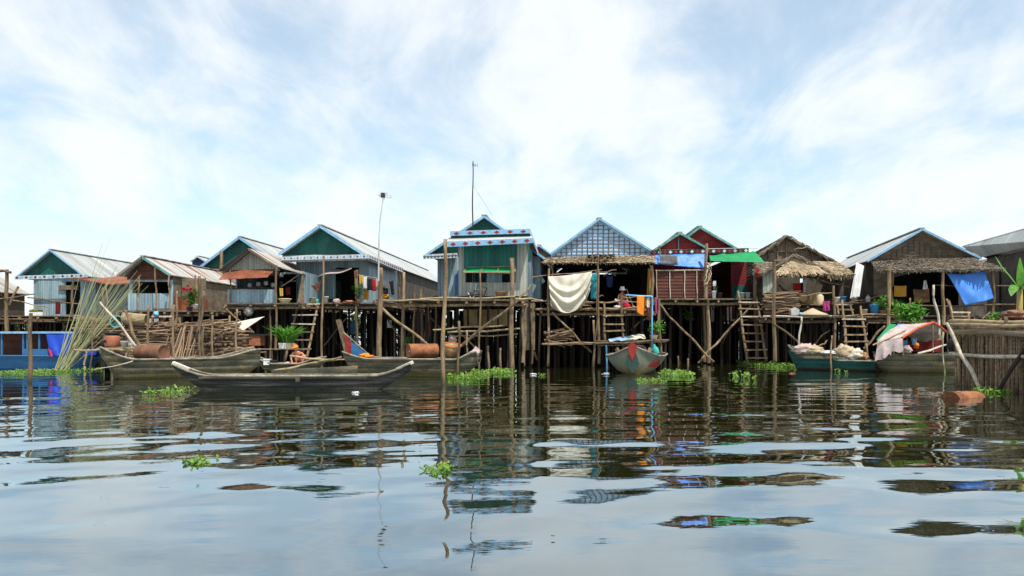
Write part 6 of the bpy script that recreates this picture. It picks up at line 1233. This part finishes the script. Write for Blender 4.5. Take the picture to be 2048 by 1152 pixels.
B = [('pel','sp'),('sp','ch'),('ch','nk'),('nk','hb'),('ch','ls'),('ls','le'),('le','lw'),('ch','rs'),('rs','re'),('re','rw'),('pel','lh'),('lh','lk'),('lk','la'),('la','lt'),('pel','rh'),('rh','rk'),('rk','ra'),('ra','rt')]
hand(J, B, 'lw', 'L', (.4,-.6,-.6), (.8,.5,0)); hand(J, B, 'rw', 'R', (-.7,-.5,-.3), (.3,-.3,.9))
skin_body('body', J, B, 'pel', m['skin'], t)
hc = q(-.08,-.13,.67); s_, u_ = head(t, hc, .10, (-.25,-.85,-.45), m['skin'])
cp = obj('cap', MB().lathe(hc+V((.01,.02,.01)), [(.108,-.02),(.118,.02),(.11,.07),(.075,.115),(.02,.13)], (-.1,-.2,1), 18), m['cloth_capo'], t, True)
obj('cap_brim', MB().grid(lambda u,v: hc+V((-.03,-.09,.03))+V(((u-.5)*.2,-.10*v*math.sin(math.pi*(.1+.8*u)),-.03*v)), 8, 4, .008), m['cloth_capo'], cp)
obj('shorts', MB().ball(q(.13,.05,.16), (.27,.24,.14), 14, 9, .2), M('faded_red_shorts', (.42,.07,.06), .85), t, True)
# woman with the white hat on the porch
c = P(1245,616,39.6); t = thing('person', 'woman in a white brimmed hat and brown top sitting on the shaded porch', 'person', c)
J = {'pel':(q(.0,.10,.22),.14),'sp':(q(.0,.06,.40),.115),'ch':(q(-.02,.0,.60),.13),'nk':(q(-.02,-.03,.74),.05),'hb':(q(-.02,-.05,.80),.05),
     'ls':(q(-.18,.0,.64),.06),'le':(q(-.24,-.10,.40),.045),'lw':(q(-.10,-.28,.34),.03),'rs':(q(.15,.0,.64),.06),'re':(q(.22,-.10,.40),.045),'rw':(q(.08,-.28,.34),.03),
     'lh':(q(-.10,.06,.20),.10),'lk':(q(-.22,-.28,.36),.075),'la':(q(-.16,-.26,.05),.045),'lt':(q(-.18,-.40,.03),.035),'rh':(q(.10,.06,.20),.10),'rk':(q(.22,-.28,.36),.075),'ra':(q(.16,-.26,.05),.045),'rt':(q(.18,-.40,.03),.035)}
B = [('pel','sp'),('sp','ch'),('ch','nk'),('nk','hb'),('ch','ls'),('ls','le'),('le','lw'),('ch','rs'),('rs','re'),('re','rw'),('pel','lh'),('lh','lk'),('lk','la'),('la','lt'),('pel','rh'),('rh','rk'),('rk','ra'),('ra','rt')]
hand(J, B, 'lw', 'L', (.8,-.4,-.3), (.3,.5,.8)); hand(J, B, 'rw', 'R', (-.8,-.4,-.3), (.3,-.5,.8))
skin_body('body', J, B, 'pel', m['skin'], t)
hc = q(-.02,-.07,.90); head(t, hc, .10, (-.1,-.95,-.3), m['skin'])
hr = obj('hair', MB().ball(hc+V((0,.025,.01)), (.105,.10,.125), 14, 10), m['hair'], t, True); obj('hair_lock', MB().tube([hc+V((.08,.0,.0)), hc+V((.10,-.03,-.14)), hc+V((.06,-.09,-.26))], [.035,.04,.015], 8), m['hair'], hr, True)
ht_ = obj('hat', MB().lathe(hc+V((0,0,.03)), [(.15,-.015),(.155,0),(.112,.025),(.108,.11),(.09,.14),(.02,.15)], (0,-.1,1), 20), m['cloth_white'], t, True)
obj('hat_brim', MB().lathe(hc+V((0,0,.03)), [(.10,.012),(.165,-.03),(.17,-.035),(.165,-.045),(.10,0)], (0,-.1,1), 20), m['cloth_white'], ht_, True)
obj('shirt', MB().lathe(q(0,.06,.26), [(.17,0),(.165,.15),(.175,.30),(.16,.40),(.07,.46)], (-.03,-.12,1), 16), M('brown_pink_shirt', (.36,.13,.085), .85), t, True)
obj('skirt', MB().ball(q(.0,-.08,.22), (.30,.30,.17), 14, 9, .2), m['cloth_magenta'], t, True)
